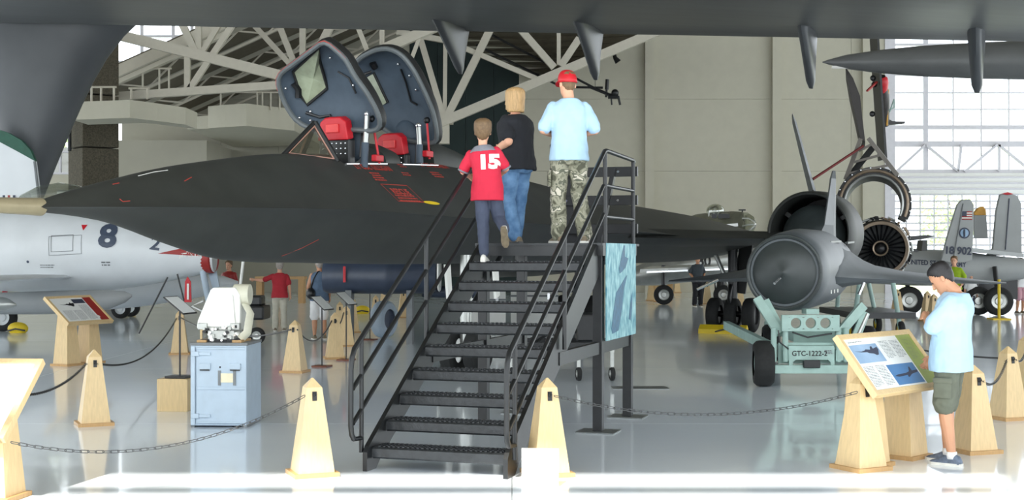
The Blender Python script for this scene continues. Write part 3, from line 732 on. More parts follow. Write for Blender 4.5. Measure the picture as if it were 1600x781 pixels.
# yellow chock in front of the main wheels
p = Msr @ Vector((gx-.62, gy+.0, 0))
ck = thing('wheel_chock', 'yellow wheel chock in front of the triple main wheels', 'chock', p, TH)
MB().prism([(-.12, -.5, 0), (.12, -.5, 0), (.12, -.5, .12), (.03, -.5, .2), (-.1, -.5, .1)], (0, 1.1, 0)).build('body', 'yellow', ck, sharp=20)
MB().tube([(-.13, .2, .05), (-.16, .0, .1), (-.15, -.25, .17), (-.05, -.35, .21)], .015, 6).build('rope', 'black', ck)
# ------------------------------------------------------------------ viewing stair and platform
SU = Vector((.31, .951, 0)).normalized(); SWd = Vector((.951, -.31, 0)).normalized()
SO = Vector((-.63, 11.1, 0)); SA = math.atan2(SWd.y, SWd.x)
stair = thing('viewing_stair', 'black steel stair with railings leading up to the viewing platform', 'staircase', SO, SA)
# local: x = across (right), y = up the stair, z
HWID, RISE, GO = .62, .193, .30
tm = MB(); pr = [(0, -.095), (-.015, -.08), (-.015, -.012), (0, 0), (.27, 0), (.27, -.06), (.255, -.06), (.255, -.02), (.02, -.02), (.02, -.095)]
tm.prism([(-HWID+.03, y, z) for y, z in pr], (2*HWID-.06, 0, 0))
for k in range(26):
    for j in range(4): x = -HWID+.08+k*(2*HWID-.16)/25; tm.box((x, .03+.06*j, .004), (.02, .02, .012))
tme = tm.mesh('tread', 30); tme.materials.append(MATS['tread'])
for i in range(9): link('tread', tme, stair, (0, .06+GO*i, RISE*(i+1)))
sl_ = math.atan2(RISE*10, GO*10)
def stringer(x):
    P = [(0, 0), (.17, 0), (.17, .06), (3.25, 1.78-.02), (3.25, 1.93), (2.98, 1.93), (.02, .30), (-.02, .27)]
    P = [(-.04, 0), (.15, 0), (.22, .06), (3.1, 1.70), (3.1, 1.93), (2.86, 1.93), (0, .21), (-.04, .16)]
    m = MB(); m.prism([(x-.02, y, z) for y, z in P], (.04, 0, 0)); return m.build('stringer', 'steel_black', stair, sharp=0)
stringer(-HWID); stringer(HWID)
def rail(x, end):
    pr_ = []
    zt = lambda y: 1.02+(2.86-1.02)/(2.98+.17)*(y+.17)
    for h, r in ((0, .023), (-.33, .02), (-.62, .02)):
        pts = [(x, -.15, zt(-.15)+h), (x, 2.95, zt(2.95)+h)]
        if h == 0: pts = [(x, -.13, .28), (x, -.17, .32), (x, -.19, .40), (x, -.19, .86), (x, -.17, .95), (x, -.12, 1.03)]+[(x, 2.92, zt(2.92)), (x, 3.0, 2.87), (x, 3.08, 2.88)]+([(x, 4.28, 2.86), (x, 4.34, 2.84)] if end else [])
        MB().tube(pts, r, 10).build('hand_rail' if h == 0 else 'mid_rail', 'steel_black', stair)
    MB().tube([(x, -.13, .28), (x, .02, .27)], .02, 10).build('rail_return', 'steel_black', stair)
    for y in (.02, 1.5):
        MB().cyl((x, y, .15 if y < .1 else RISE/GO*y-.02), (x, y, zt(y)-.02), .021, n=10).build('rail_post', 'steel_black', stair)
    for y in (3.02, 4.3): MB().cyl((x, y, 1.75), (x, y, 2.86), .023, n=10).build('rail_post', 'steel_black', stair)
    if end:
        for z in (2.52, 2.2): MB().cyl((x, 3.02, z), (x, 4.3, z), .02, n=10).build('side_rail', 'steel_black', stair)
rail(HWID+.06, True); rail(-HWID-.06, False)
MB().lohi((-HWID-.05, 2.86, 1.80), (HWID+.08, 4.4, 1.905)).build('platform_frame', 'steel_black', stair, sharp=0)
MB().lohi((-HWID-.05, 2.84, 1.905), (HWID+.08, 4.52, 1.93)).build('platform_deck', 'tread', stair, sharp=0)
for x in (-HWID, HWID):
    for y in (2.98, 4.3):
        MB().lohi((x-.05, y-.05, .012), (x+.05, y+.05, 1.82)).build('platform_leg', 'steel_black', stair, sharp=0, bevel=.005)
        MB().lohi((x-.2, y-.17, 0), (x+.2, y+.17, .012)).build('foot_plate', 'plate', stair, sharp=0)
    MB().lohi((x-.03, 1.45, .80), (x+.03, 4.3, .92)).build('tie_beam', 'steel_black', stair, sharp=0)
for z in (2.74, 2.42, 2.10): MB().lohi((-.3, 4.34, z-.055), (HWID+.1, 4.38, z+.055)).build('back_board', 'steel_black', stair, sharp=0, bevel=.004)
for z in (2.74, 2.42):
    for x in (-.1, .5): MB().cyl((x, 4.325, z), (x, 4.34, z), .014, n=8).build('bolt', 'chrome', stair)
MB().beam((.45, 4.36, 2.78), (.28, 4.36, 1.95), .05, .08, (0, 1, 0)).build('board_brace', 'steel_black', stair, sharp=0)
# poster on the side of the platform
po = thing('aerial_poster', 'blue poster of a jet over clouds on the stair platform side', 'poster', SO, SA)
X = HWID+.075
MB().lohi((X, 2.98, .93), (X+.012, 4.32, 1.93)).build('sheet', 'teal', po, sharp=0)
def po_shape(P): MB().prism([(X+.0125, 2.98+a*1.34, .93+b*1.0) for a, b in P], (.002, 0, 0)).build('printed_jet', 'tealdk', po, sharp=0)
po_shape([(.18, .06), (.15, .12), (.22, .3), (.30, .48), (.46, .56), (.62, .64), (.68, .66), (.56, .5), (.5, .3), (.38, .08)])
po_shape([(.42, .68), (.40, .74), (.48, .86), (.56, .98), (.60, .98), (.60, .86), (.72, .84), (.62, .74), (.5, .70)])
po_shape([(.74, .18), (.80, .36), (.86, .46), (.86, .3), (.80, .16)])
# dark display board leaning on the back boards between woman and youth
db = thing('display_board', 'black slanted display board behind the woman on the platform', 'sign', SO, SA)
MB().prism([(-.30, 4.41, 1.95), (-.32, 4.41, 3.06), (-.22, 4.41, 3.22), (.05, 4.41, 3.22), (.05, 4.41, 1.95)], (0, .05, 0)).build('board', 'black', db, sharp=0)

# ------------------------------------------------------------------ wooden posts with chains
def post_meshes(h=.8):
    b = MB(); b.lohi((-.185, -.185, 0), (.185, .185, .035))
    s = MB()
    def sq(r, z): return [Vector((r*a, r*c, z)) for a, c in ((-1, -1), (1, -1), (1, 1), (-1, 1))]
    s.rings([sq(.150, .035), sq(.066, h-.075), sq(.006, h)])
    p = MB(); tilt = math.atan2(.084, h-.11)
    R = Matrix.Rotation(-tilt, 3, 'X'); p.box((0, -.0775, h-.145), (.036, .012, .075), R); 
    k = MB(); k.tube([Vector((0, -.084, h-.13))+Vector((.012*math.cos(a), -.012+.012*math.sin(a)*0, .016*math.sin(a))) for a in np.linspace(0, 2*math.pi, 9)[:-1]], .004, 5, closed=True)
    out = []
    for nm, mb, mt_ in (('base', b, 'oakdark'), ('shaft', s, 'oak'), ('hook_plate', p, 'black'), ('ring', k, 'steel_black')):
        me = mb.mesh(nm, 0 if nm != 'ring' else 40); me.materials.append(MATS[mt_]); out.append((nm, me))
    return out
PM = post_meshes()
def post(x, y, rz, label, group='wooden chain posts'):
    t = thing('chain_post', label, 'post', (x, y, 0), math.radians(rz), group)
    d = None
    for nm, me in PM:
        o = link(nm, me, d if nm == 'ring' else t)
        if nm == 'hook_plate': d = o
    return t
def gp_(px, top): Y = 2163.0/(top-395); return ((px-800)/F*Y, Y)
PL = [(147, 546, 25, 'pale wooden chain post left of the blue-grey cabinet'),
      (488, 590, 22, 'sunlit wooden chain post left of the stair foot'),
      (855, 590, 15, 'wooden chain post right of the stair foot behind the white card'),
      (461, 500, -12, 'wooden chain post behind the blue-grey cabinet to its right'),
      (523, 488, 14, 'nearest wooden post of the cluster left of the stair railing'),
      (541, 477, 10, 'second wooden post of the cluster left of the stair railing'),
      (531, 471, 8, 'slim wooden post just behind the cluster near the second sign pole'),
      (551, 465, 8, 'third wooden post of the cluster by the stair railing'),
      (587, 461, 6, 'wooden post right behind the upper left stair railing'),
      (600, 446, 0, 'tan wooden post far back under the dark blue cylinder'),
      (630, 452, 12, 'wooden post between the two stair railing pipes far back'),
      (281, 484, 10, 'wooden post behind the slanted black sign left of the cabinet'),
      (1345, 585, 28, 'wooden chain post in front of the right information panel'),
      (1521, 570, 20, 'wooden chain post just behind the reading man in shorts'),
      (1575, 541, 20, 'wooden chain post right of the reading man'),
      (1604, 523, 18, 'wooden chain post cut off by the right picture edge'),
      (1017, 437, 0, 'honey wooden post far back beside the blue poster, left one'),
      (1029, 438, 0, 'honey wooden post far back beside the blue poster, right one'),
      (1058, 430, 0, 'far honey wooden post left of the man in dark shirt, nearer one'),
      (1067, 426, 0, 'far honey wooden post left of the man in dark shirt, farther one'),
      (1105, 440, 0, 'far honey wooden post right behind the man in dark shirt'),
      (1156, 442, 0, 'far honey wooden post behind the triple black wheels'),
      (1402, 452, 10, 'wooden post behind the drone wing beside the trailer'),
      (1449, 455, 10, 'wooden post left behind the reading man near the window glare, left one'),
      (1459, 459, 10, 'wooden post left behind the reading man near the window glare, right one')]
POST = {}
for px, top, rz, lb in PL:
    x, y = gp_(px, top); POST[px] = Vector((x, y, .66)); post(x, y, rz, lb)
# chains: every link of the near chains is a part
lk = MB(); L_, W_ = .034, .012
lk.tube([Vector((0 if False else 0, 0, 0))+Vector((math.copysign(L_-W_, math.cos(a))+W_*math.cos(a) if abs(math.cos(a)) > .01 else 0, W_*math.sin(a), 0)) for a in [math.pi/8*(k+.5) for k in range(16)]], .0031, 6, closed=True)
lkm = lk.mesh('chain_link', 40); lkm.materials.append(MATS['steel_black'])
lkp = lk.mesh('chain_link_bright', 40); lkp.materials.append(mat('linkgrey', rgb(74, 76, 78), .4, .4))
def chain(p, q, sag, label, fine=True, me=None):
    p, q = Vector(p), Vector(q); n = 60
    pts = [p.lerp(q, k/n)-Vector((0, 0, sag*4*(k/n)*(1-k/n))) for k in range(n+1)]
    t = thing('barrier_chain', label, 'chain', (0, 0, 0), 0, 'barrier chains')
    if not fine:
        MB().tube(pts, .012, 6).build('chain_run', 'steel_black', t); return t
    Ls = [0]
    for a, b in zip(pts, pts[1:]): Ls.append(Ls[-1]+(b-a).length)
    N = int(Ls[-1]/.056)
    for k in range(N):
        s = Ls[-1]*(k+.5)/N; j = max(i for i in range(n) if Ls[i] <= s); d = (pts[j+1]-pts[j]).normalized(); c = pts[j]+d*(s-Ls[j])
        qd = d.to_track_quat('X', 'Z'); o = link('chain_link', me or lkm, t, c)
        o.rotation_mode = 'QUATERNION'; o.rotation_quaternion = qd @ Matrix.Rotation(math.pi/2*(k % 2)+.5, 3, 'X').to_quaternion()
    return t
off = lambda px, dx, dy=-.1: POST[px]+Vector((dx, dy, 0))
chain((-3.62, 9.72, .46), off(488, -.05), .22, 'slack chain sagging across the floor from left panel to sunlit post', me=lkp)
chain((-3.75, 10.3, .74), off(147, -.05), .08, 'short chain from the left edge panel to the pale post')
chain(off(147, .06), off(281, -.03), .28, 'chain running from the pale post behind the blue-grey cabinet')
chain(off(855, .06), off(1345, -.06), .17, 'slack chain from stair foot post to the right panel post', me=lkp)
chain(off(461, -.05), off(281, .05), .2, 'chain behind the cabinet from its right hand post', False)
chain(off(461, .05), off(523, -.04), .25, 'chain from the post behind cabinet to the post cluster', False)
chain(off(523, .04), off(541, -.04), .12, 'short dark chain inside the post cluster', False)
chain(off(1521, .05), off(1575, -.05), .12, 'chain from the post behind the reading man to the next post', True)
chain(off(1575, .05), off(1604, -.03), .08, 'short chain at the right picture edge', True)
chain((4.9, 18.5, .66), (8.0, 17.0, .66), .22, 'dark chain sagging behind the reading man toward the right edge', False)

# ------------------------------------------------------------------ information panels
def info_panel(label, BL, yaw, wd, dp, tilt, stripe, legs, prints, far=False):
    t = thing('information_panel', label, 'sign', (BL[0], BL[1], 0), yaw)
    R = Matrix.Rotation(tilt, 4, 'X'); M = Matrix.Translation((0, 0, BL[2])) @ R
    def slab(nm, x0, x1, y0, y1, z0, z1, m, par=t, bevel=0):
        return MB().lohi((x0, y0, z0), (x1, y1, z1)).xf(M).build(nm, m, par, sharp=0, bevel=bevel)
    b = slab('board', 0, wd, 0, dp, -.05, -.012, 'oak')
    for a in ((0, wd, -.02, .03), (0, wd, dp-.03, dp+.02)): slab('frame_rail', a[0], a[1], a[2], a[3], -.05, .008, 'oak', bevel=.004)
    for a in ((-.02, .03), (wd-.03, wd+.02)): slab('frame_rail', a[0], a[1], -.02, dp+.02, -.05, .009, 'oak', bevel=.004)
    sh = slab('print_sheet', .03, wd-.03, .03, dp-.03, -.012, -.004, 'paper')
    iw, ih = wd-.06, dp-.06
    def X(u): return .03+u*iw
    def Y(v): return .03+v*ih
    if stripe: slab('colour_stripe', X(stripe[1]), X(1), Y(0), Y(1), -.004, -.0025, stripe[0], sh)
    for kind, u0, u1, v0, v1 in prints:
        if kind == 'text':
            m = MB(); rr = random.Random(int(u0*100+v0*37)); n = max(2, int((v1-v0)*ih/.014))
            for k in range(n):
                y = Y(v1)-(k+.5)*(v1-v0)*ih/n; x0 = X(u0); x1 = X(u1) if k < n-1 else X(u0+(u1-u0)*.6); x = x0
                while x < x1:
                    l = min(rr.uniform(.012, .05), x1-x); m.add([(x, y-.0022, -.0025), (x+l, y-.0022, -.0025), (x+l, y+.0022, -.0025), (x, y+.0022, -.0025)], [(0, 1, 2, 3)]); x += l+.007
            o = m.xf(M).build('printed_text', 'ink', sh, sharp=0); o['kind'] = 'stuff'
        elif kind in ('jet1', 'jet2', 'jet3'):
            if kind != 'jet3': slab('printed_photo', X(u0), X(u1), Y(v0), Y(v1), -.004, -.0025, 'skyprint' if kind == 'jet1' else 'blueprint', sh)
            sh1 = [(.08, .66), (.3, .62), (.44, .66), (.5, .72), (.66, .68), (.72, .84), (.78, .86), (.78, .72), (.95, .8), (.96, .66), (.9, .5), (.86, .38), (.78, .36), (.7, .46), (.56, .5), (.5, .56), (.3, .58)]
            sh2 = [(.06, .44), (.2, .5), (.5, .52), (.66, .58), (.74, .8), (.78, .8), (.78, .6), (.98, .62), (.98, .52), (.7, .44), (.56, .32), (.52, .32), (.54, .42), (.2, .38)]
            P = sh2 if kind == 'jet2' else sh1
            MB().prism([(X(u0+(u1-u0)*a), Y(v0+(v1-v0)*b_), -.0024) for a, b_ in P], (0, 0, .0012)).xf(M).build('printed_jet', 'blueink' if kind != 'jet3' else 'black', sh, sharp=0)
        elif kind == 'photo': slab('printed_photo', X(u0), X(u1), Y(v0), Y(v1), -.004, -.0025, 'blueink', sh)
        elif kind == 'globe': MB().add([(X(u0)+.03*math.cos(a), Y(v0)+.03*math.sin(a), -.0018) for a in np.linspace(0, 6.28, 17)[:-1]], [tuple(range(16))]).xf(M).build('printed_globe', 'white', sh, sharp=0)
    for (lx, ly) in legs:
        hz = BL[2]+math.tan(tilt)*ly-.06
        def sq(r, z): return [Vector((lx+r*a, ly+r*c, z)) for a, c in ((-1, -1), (1, -1), (1, 1), (-1, 1))]
        lg_ = MB(); lg_.rings([sq(.152, .035), sq(.10, hz*.92)]);  # tapered leg, top cut to the slope of the board
        tp = [Vector((p.x, p.y, BL[2]+math.tan(tilt)*p.y-.05/math.cos(tilt))) for p in sq(.095, 0)]
        lg_ = MB(); lg_.rings([sq(.152, .035), tp]); l = lg_.build('leg', 'oak', t, sharp=0)
        MB().lohi((lx-.185, ly-.185, 0), (lx+.185, ly+.185, .035)).build('leg_base', 'oakdark', l, sharp=0)
    return t
info_panel('information panel with two jet photographs before the reading man', (3.035, 11.185, .659), .788, 1.2, .58, .9, ('greenprint', .78), [(.28, .27), (.95, .27)],
           [('jet1', .03, .42, .52, .88), ('jet2', .36, .76, .04, .44), ('text', .47, .60, .56, .92), ('text', .63, .76, .56, .92), ('text', .03, .17, .06, .46), ('text', .2, .33, .06, .46), ('text', .05, .25, .92, .95), ('text', .82, .96, .5, .94)])
info_panel('distant information panel with red stripe under the white jet', (-7.095, 21.513, .706), 1.12, .992, .635, .683, ('redprint', .8), [(.25, .28), (.75, .28)],
           [('jet3', .12, .5, .5, .86), ('photo', .5, .78, .76, .94), ('text', .08, .3, .06, .48), ('text', .33, .53, .06, .48), ('text', .56, .76, .06, .7), ('globe', .8, .8, .16, .2)])
info_panel('overexposed white information panel at the left picture edge', (-3.684-.93, 9.73+.13, .5), -.138, .93, .76, .72, None, [(.40, .3), (.75, .25)],
           [('text', .55, .8, .3, .45)])
# white card leaning on the post at the stair foot
cd = thing('white_card', 'blank white card standing before the post at the stair foot', 'card', (gnd(843, 760).x, gnd(843, 760).y, 0), math.radians(-4))
MB().lohi((-.14, -.01, .0), (.15, .0, .30)).build('card', 'paper', cd, sharp=0); MB().beam((0, .0, .22), (0, .12, 0), .05, .01).build('easel_leg', 'paper', cd, sharp=0)

# ------------------------------------------------------------------ blue-grey cabinet, instrument on top, wooden block
cx0 = (297-800)/F*14.08; cab = thing('steel_cabinet', 'blue-grey steel equipment cabinet carrying the white instrument', 'cabinet', (cx0+.3, 14.08, 0), math.radians(-3))
MB().lohi((-.3, 0, .02), (.3, .62, .86)).build('body', 'cab', cab, sharp=0, bevel=.008)
MB().lohi((-.305, -.005, .86), (.305, .625, .885)).build('top_plate', 'cabdk', cab, sharp=0)
dr = MB().lohi((-.235, -.02, .05), (.29, 0, .84)).build('door', 'cab', cab, sharp=0, bevel=.006)
for a, b in (((-.29, .03), (-.245, .85)), ((.285, .02), (.3, .86)), ((-.23, .40), (.285, .425)), ((-.23, .82), (.285, .84)), ((-.23, .05), (.285, .065))):
    MB().lohi((a[0], -.032, a[1]), (b[0], -.015, b[1])).build('trim_bar', 'cab', cab if a[0] < -.28 else dr, sharp=0, bevel=.003)
for z in (.10, .75):
    h = MB().lohi((-.285, -.045, z), (-.2, -.02, z+.05)).build('hinge', 'cab', dr, sharp=0, bevel=.004); MB().lohi((-.2, -.038, z+.008), (-.08, -.02, z+.042)).build('hinge_leaf', 'cab', dr, sharp=0, bevel=.004)
for x in (-.2, .12): MB().lohi((x, -.04, .61), (x+.12, -.018, .675)).build('pocket', 'cab', dr, sharp=0, bevel=.006); MB().lohi((x+.01, -.042, .60), (x+.11, -.018, .612)).build('pocket_slot', 'black', dr, sharp=0)
for x in (0.0, .16): MB().lohi((x, -.03, .445), (x+.028, -.018, .60)).build('card_rail', 'cabdk', dr, sharp=0)
MB().lohi((.028, -.026, .475), (.16, -.018, .57)).build('name_card', mat('cream', rgb(232, 222, 190), .6), dr, sharp=0)
MB().ell((.02, -.022, .635), (.01, .008, .01), 8, 6).build('lock', 'black', dr)
for x in (-.28, .28): MB().lohi((x-.02, .01, 0), (x+.02, .6, .02)).build('skid', 'cabdk', cab, sharp=0)
ins = thing('instrument_unit', 'white boxy optical instrument with exposed mechanism on the cabinet', 'instrument', (cx0+.29, 14.3, .885), math.radians(-4))
MB().prism([(-.28, 0, .14), (-.27, 0, .22), (-.13, 0, .55), (-.10, 0, .575), (.14, 0, .575), (.19, 0, .50), (.19, 0, .12), (-.2, 0, .12)], (0, .3, 0)).build('housing', 'white', ins, sharp=0, bevel=.012)
MB().prism([(-.26, -.03, .16), (-.08, -.03, .50), (.12, -.03, .50), (.15, -.03, .16)], (0, .03, 0)).build('front_plate', 'white', ins, sharp=0, bevel=.006)
MB().cyl((.1, .12, .50), (.27, .12, .50), .11, n=20).build('drum', mat('creamdrum', rgb(206, 204, 184), .5), ins)
MB().tube([(.22, .1, .4), (.29, .05, .30), (.27, .0, .1), (.2, -.02, .03)], [(.02, .05)]*4, 8).build('side_bracket', mat('creamdrum', rgb(206, 204, 184)), ins)
rr = random.Random(3)
for k in range(34):
    x = rr.uniform(-.2, .2); z = rr.uniform(.0, .15); s_ = rr.uniform(.015, .04)
    (MB().lohi((x, -.06-rr.random()*.04, z), (x+s_, .05, z+s_)) if k % 2 else MB().cyl((x, .05, z+.02), (x, -.08-rr.random()*.03, z+.02), s_*.5, n=8)).build('mechanism_piece', ('chrome', 'black', 'white', 'silver')[k % 4], ins)
for x in (-.25, .1): MB().lohi((x, -.06, .13), (x+.1, .02, .20)).build('eyepiece_block', 'silver', ins, bevel=.006)
MB().lohi((-.2, -.08, 0), (.2, .28, .03)).build('base_plate', 'black', ins); MB().lohi((-.14, -.05, .03), (.14, .26, .12)).build('gear_case', 'silver', ins)
for x in (-.24, .14): MB().lohi((x, -.12, 0), (x+.1, .26, .025)).build('wood_shim', 'oakdark', ins, sharp=0)
wf_ = thing('picture_easel', 'small open wooden frame behind the cabinet top', 'easel', (cx0+.03, 14.62, .885)); 
for a, b in (((-.05, 0, 0), (-.03, .03, .1)), ((.05, 0, 0), (.07, .03, .1)), ((-.05, 0, .1), (.07, .03, .12))): MB().lohi(a, b).build('slat', 'oak', wf_, sharp=0)
p = gnd(271, 643); wbk = thing('wooden_block', 'square oak plinth left of the blue-grey cabinet', 'plinth', (p.x, p.y+.18, 0), math.radians(-5))
MB().lohi((-.18, -.18, 0), (.18, .18, .375)).build('block', 'oak', wbk, sharp=0, bevel=.004)
def pole_sign(label, x, y, z0, h, tilt, rz, base='black', wd=.42):
    t = thing('sign_stand', label, 'sign', (x, y, z0), math.radians(rz))
    MB().lohi((-.13, -.13, 0), (.13, .13, .025)).build('base', base, t, sharp=0, bevel=.004); MB().cyl((0, 0, .02), (0, 0, h), .012, n=8).build('pole', 'black', t)
    R = Matrix.Translation((0, 0, h)) @ Matrix.Rotation(math.radians(tilt), 4, 'X')
    b = MB().lohi((-wd/2, -.16, 0), (wd/2, .16, .012)).xf(R).build('sign_plate', 'black', t, sharp=0); MB().lohi((-wd/2+.02, -.145, .012), (wd/2-.02, .145, .015)).xf(R).build('print_sheet', 'paper', b, sharp=0)
pole_sign('black slanted sign on a pole standing on the oak plinth', p.x+.03, p.y+.18, .375, .84, 38, 78, wd=.36)
for px, yb, h, lb in ((503, 573, 1.02, 'left of the two slanted pole signs near the red shirted visitor'), (541, 563, 1.05, 'right of the two slanted pole signs beside the post cluster'), (578, 531, 1.1, 'far slanted pole sign behind the stair railing')):
    q = gnd(px, yb); pole_sign(lb, q.x, q.y, 0, h, 42, 76, 'mahog', .42)
for (x0, y0, x1, y1, lb) in ((953, 608, 1050, 602, 'dark steel floor hatch right of the platform legs'),):
    q = gnd(1002, 606); f_ = tag(MB().lohi((q.x-.4, q.y-.18, 0), (q.x+.36, q.y+.2, .006)).build('floor_hatch', 'plate', sharp=0), lb, 'hatch')
# ------------------------------------------------------------------ helpers for things laid out in world coordinates
def wthing(name, label, cat, base, rz=0, group=None):
    t = thing(name, label, cat, base, rz, group); t['_b'] = 0; del t['_b']
    M = (Matrix.Translation(base) @ Matrix.Rotation(rz, 4, 'Z')).inverted()
    def wb_(mb, nm, m, par=None, sharp=40, bevel=0): return mb.xf(M).build(nm, m, par or t, sharp, bevel)
    return t, wb_
def ringpx(px, cy, half, Y, n=28, ky=1.0, kz=1.0, dirv=None):
    c = at(px, cy, Y); r = half/F*Y; d = Vector((0, 1, 0)) if dirv is None else dirv
    return [c+d*(r*ky*math.cos(2*math.pi*k/n))+Vector((0, 0, r*kz*math.sin(2*math.pi*k/n))) for k in range(n)]
def poly(pts, Y): return [at(x, y, Y) for x, y in pts]

# ------------------------------------------------------------------ ram-jet drone on its trailer
DT = math.radians(70); D0 = Vector((3.77, 18.6, 0))
dr_ = thing('drone_aircraft', 'dark grey ramjet drone with round intake resting on the green trailer', 'drone', D0, DT)
Md = Matrix.Translation(D0) @ Matrix.Rotation(DT, 4, 'Z'); Mdi = Md.inverted(); DZ = 1.56
def ld(x, y, Y): return Mdi @ at(x, y, Y)
m = MB(); rs = []
for x, r, dz in ((0, .49, 0), (.04, .52, 0), (.5, .565, .01), (1.5, .60, .03), (3, .60, .04), (4.5, .50, .05), (5.6, .38, .06), (6.4, .28, .08)):
    rs.append([Vector((x, r*math.cos(q), DZ+dz+r*math.sin(q))) for q in [2*math.pi*k/40 for k in range(40)]])
m.rings(rs); m.build('body', 'drone', dr_)
m = MB(); m.tube([Vector((-.01, .50*math.cos(q), DZ+.50*math.sin(q))) for q in [2*math.pi*k/40 for k in range(40)]], .03, 8, closed=True); m.build('intake_lip', 'dronedk', dr_)
m = MB(); m.lathe([(.012, -.12), (.03, -.11), (.2, -.06), (.44, .0), (.462, .03), (.44, .06)], (-.0, 0, DZ), (1, 0, 0), 40); cn = m.build('intake_cone', 'dronedk', dr_)
MB().cyl((-.11, .04, DZ-.08), (-.24, .10, DZ-.15), .02, n=8).build('tip_probe', 'chrome', cn)
for k in range(24):
    q = 2*math.pi*k/24; MB().ell((-.03, .50*math.cos(q), DZ+.50*math.sin(q)), (.012, .012, .012), 6, 4).build('rivet', 'steel_black', cn)
for sg in (-1, 1):
    m = MB(); rs = []
    for y, le, te, th, z in ((.2, .5, 6.3, .56, DZ-.02), (.45, .7, 6.3, .46, DZ-.05), (.62, 1.1, 6.25, .32, DZ-.08), (.85, 1.9, 6.2, .2, DZ-.11), (1.3, 3.0, 6.1, .13, DZ-.15), (2.0, 4.2, 6.0, .08, DZ-.20), (2.9, 5.3, 5.9, .02, DZ-.25)):
        c = te-le; rs.append([Vector((le+c*f, sg*y, z+th*g)) for f, g in ((0, 0), (.06, .45), (.3, 1), (.7, .7), (1, 0), (.7, -.35), (.3, -.5), (.06, -.3))])
    m.rings(rs); m.build('delta_wing', 'drone', dr_, sharp=25)
m = MB(); rs = []
for z, le, te, th in ((DZ+.36, 2.9, 6.2, .5), (DZ+.5, 3.6, 6.2, .26), (DZ+.75, 4.5, 6.15, .13), (3.15, 5.5, 6.05, .07), (3.3, 5.75, 6.0, .02)):
    c = te-le; rs.append([Vector((le, 0, z)), Vector((le+.35*c, th/2+.02, z)), Vector((te, 0, z)), Vector((le+.35*c, -th/2-.02, z))])
m.rings(rs); m.build('tail_fin', 'drone', dr_, sharp=15)
for a, b in (((1.6, -.42), (2.6, -.46)), ((3.2, -.5), (4.2, -.5))):
    MB().beam((a[0], a[1], DZ+.43), (b[0], b[1], DZ+.45), .05, .03).build('vent_slot', 'dronedk', dr_, sharp=0)
for px, py, px2, py2, Y in ((1122, 437, 1089, 452, 21.6), (1350, 441, 1342, 460, 19.8)):
    MB().cyl(ld(px, py, Y), ld(px2, py2, Y), .025, n=8).build('wing_pin', 'chrome', dr_)
for k in range(3): MB().box(ld(1299+5*k, 456-k, 18.75), (.03, .01, .05)).build('stencil_tick', 'white', dr_)

tr_, tb = wthing('drone_trailer', 'mint green wheeled trailer with code plate carrying the drone', 'trailer', (at(1268, 600, 18.5).x, 18.6, 0), 0)
Y = 18.3
tb(MB().lohi(at(1208, 583, Y)-Vector((0, .05, 0)), at(1330, 570, Y)+Vector((0, .08, 0))), 'axle_beam', 'mint', None, 0, .006)
tb(MB().prism(poly([(1232, 540), (1304, 542), (1304, 571), (1298, 571), (1298, 566), (1294, 562), (1243, 562), (1239, 566), (1239, 571), (1233, 571)], Y-.02), (0, .05, 0)), 'code_plate', 'mint', None, 0)
tb(MB().lohi(at(1233, 544, Y), at(1303, 540, Y)+Vector((0, .6, 0))), 'tool_tray', 'mint', None, 0)
cb = MB(); x0, x1 = at(1221, 0, Y).x, at(1311, 0, Y).x; z0, z1 = at(0, 517, Y).z, at(0, 492, Y).z
cb.lohi((x0, Y-.04, z0), (x1, Y+.04, z0+.025)); cb.lohi((x0, Y-.04, z1-.025), (x1, Y+.04, z1))
hole = (z1-z0)*.33; xs_ = [x0]
cz_ = (z0+z1)/2
for k in range(3):
    cxk = at(1243+23*k, 0, Y).x; n = 20
    sq = []
    for i in range(n):
        a = 2*math.pi*i/n; ca, sa = math.cos(a), math.sin(a); s_ = .1/max(abs(ca), abs(sa)*(.1/((z1-z0)/2-.02)))
        sq.append((cxk+s_*ca, cz_+s_*sa))
    vs = [(x, Y-.035, z) for x, z in sq]+[(cxk+hole*math.cos(2*math.pi*i/n), Y-.035, cz_+hole*math.sin(2*math.pi*i/n)) for i in range(n)]
    vs += [(cxk+hole*math.cos(2*math.pi*i/n), Y+.035, cz_+hole*math.sin(2*math.pi*i/n)) for i in range(n)]
    cb.add(vs, [(i, (i+1) % n, n+(i+1) % n, n+i) for i in range(n)]+[(n+i, n+(i+1) % n, 2*n+(i+1) % n, 2*n+i) for i in range(n)])
cb.lohi((x0, Y-.035, z0), (at(1243, 0, Y).x-.099, Y+.03, z1)); cb.lohi((at(1289, 0, Y).x+.099, Y-.035, z0), (x1, Y+.03, z1))
tb(cb, 'pierced_crossbar', 'mint', None, 20)
tb(MB().lohi(at(1255, 490, Y+.3)-Vector((0, .2, 0)), at(1275, 482, Y+.3)+Vector((0, .1, 0))), 'cradle_block', 'mint', None, 0)
tb(MB().lohi(at(1216, 568, Y+.12)-Vector((0, 0, 0)), at(1322, 535, Y+.15)), 'rear_plate', 'mint', None, 0)
tb(MB().lohi(at(1240, 535, Y+.5), at(1304, 515, Y+.52)), 'tank_panel', 'mint', None, 0)
for px in (1209, 1227, 1310, 1322): tb(MB().cyl(at(px, 565, Y+.03), at(px, 512, Y+.03), .04, n=10), 'jack_post', 'mint')
for a, b, wd in (((1183, 466), (1218, 522), .16), ((1195, 470), (1222, 520), .1), ((1348, 478), (1312, 520), .16), ((1352, 488), (1330, 545), .08)): tb(MB().beam(at(*a, Y+.35), at(*b, Y+.1), .12, wd*.6, (0, 1, 0)), 'cradle_arm', 'mint', None, 0)
tb(MB().cyl(at(1356, 490, Y-.05), at(1340, 525, Y-.1), .025, n=8), 'lever', 'silver')
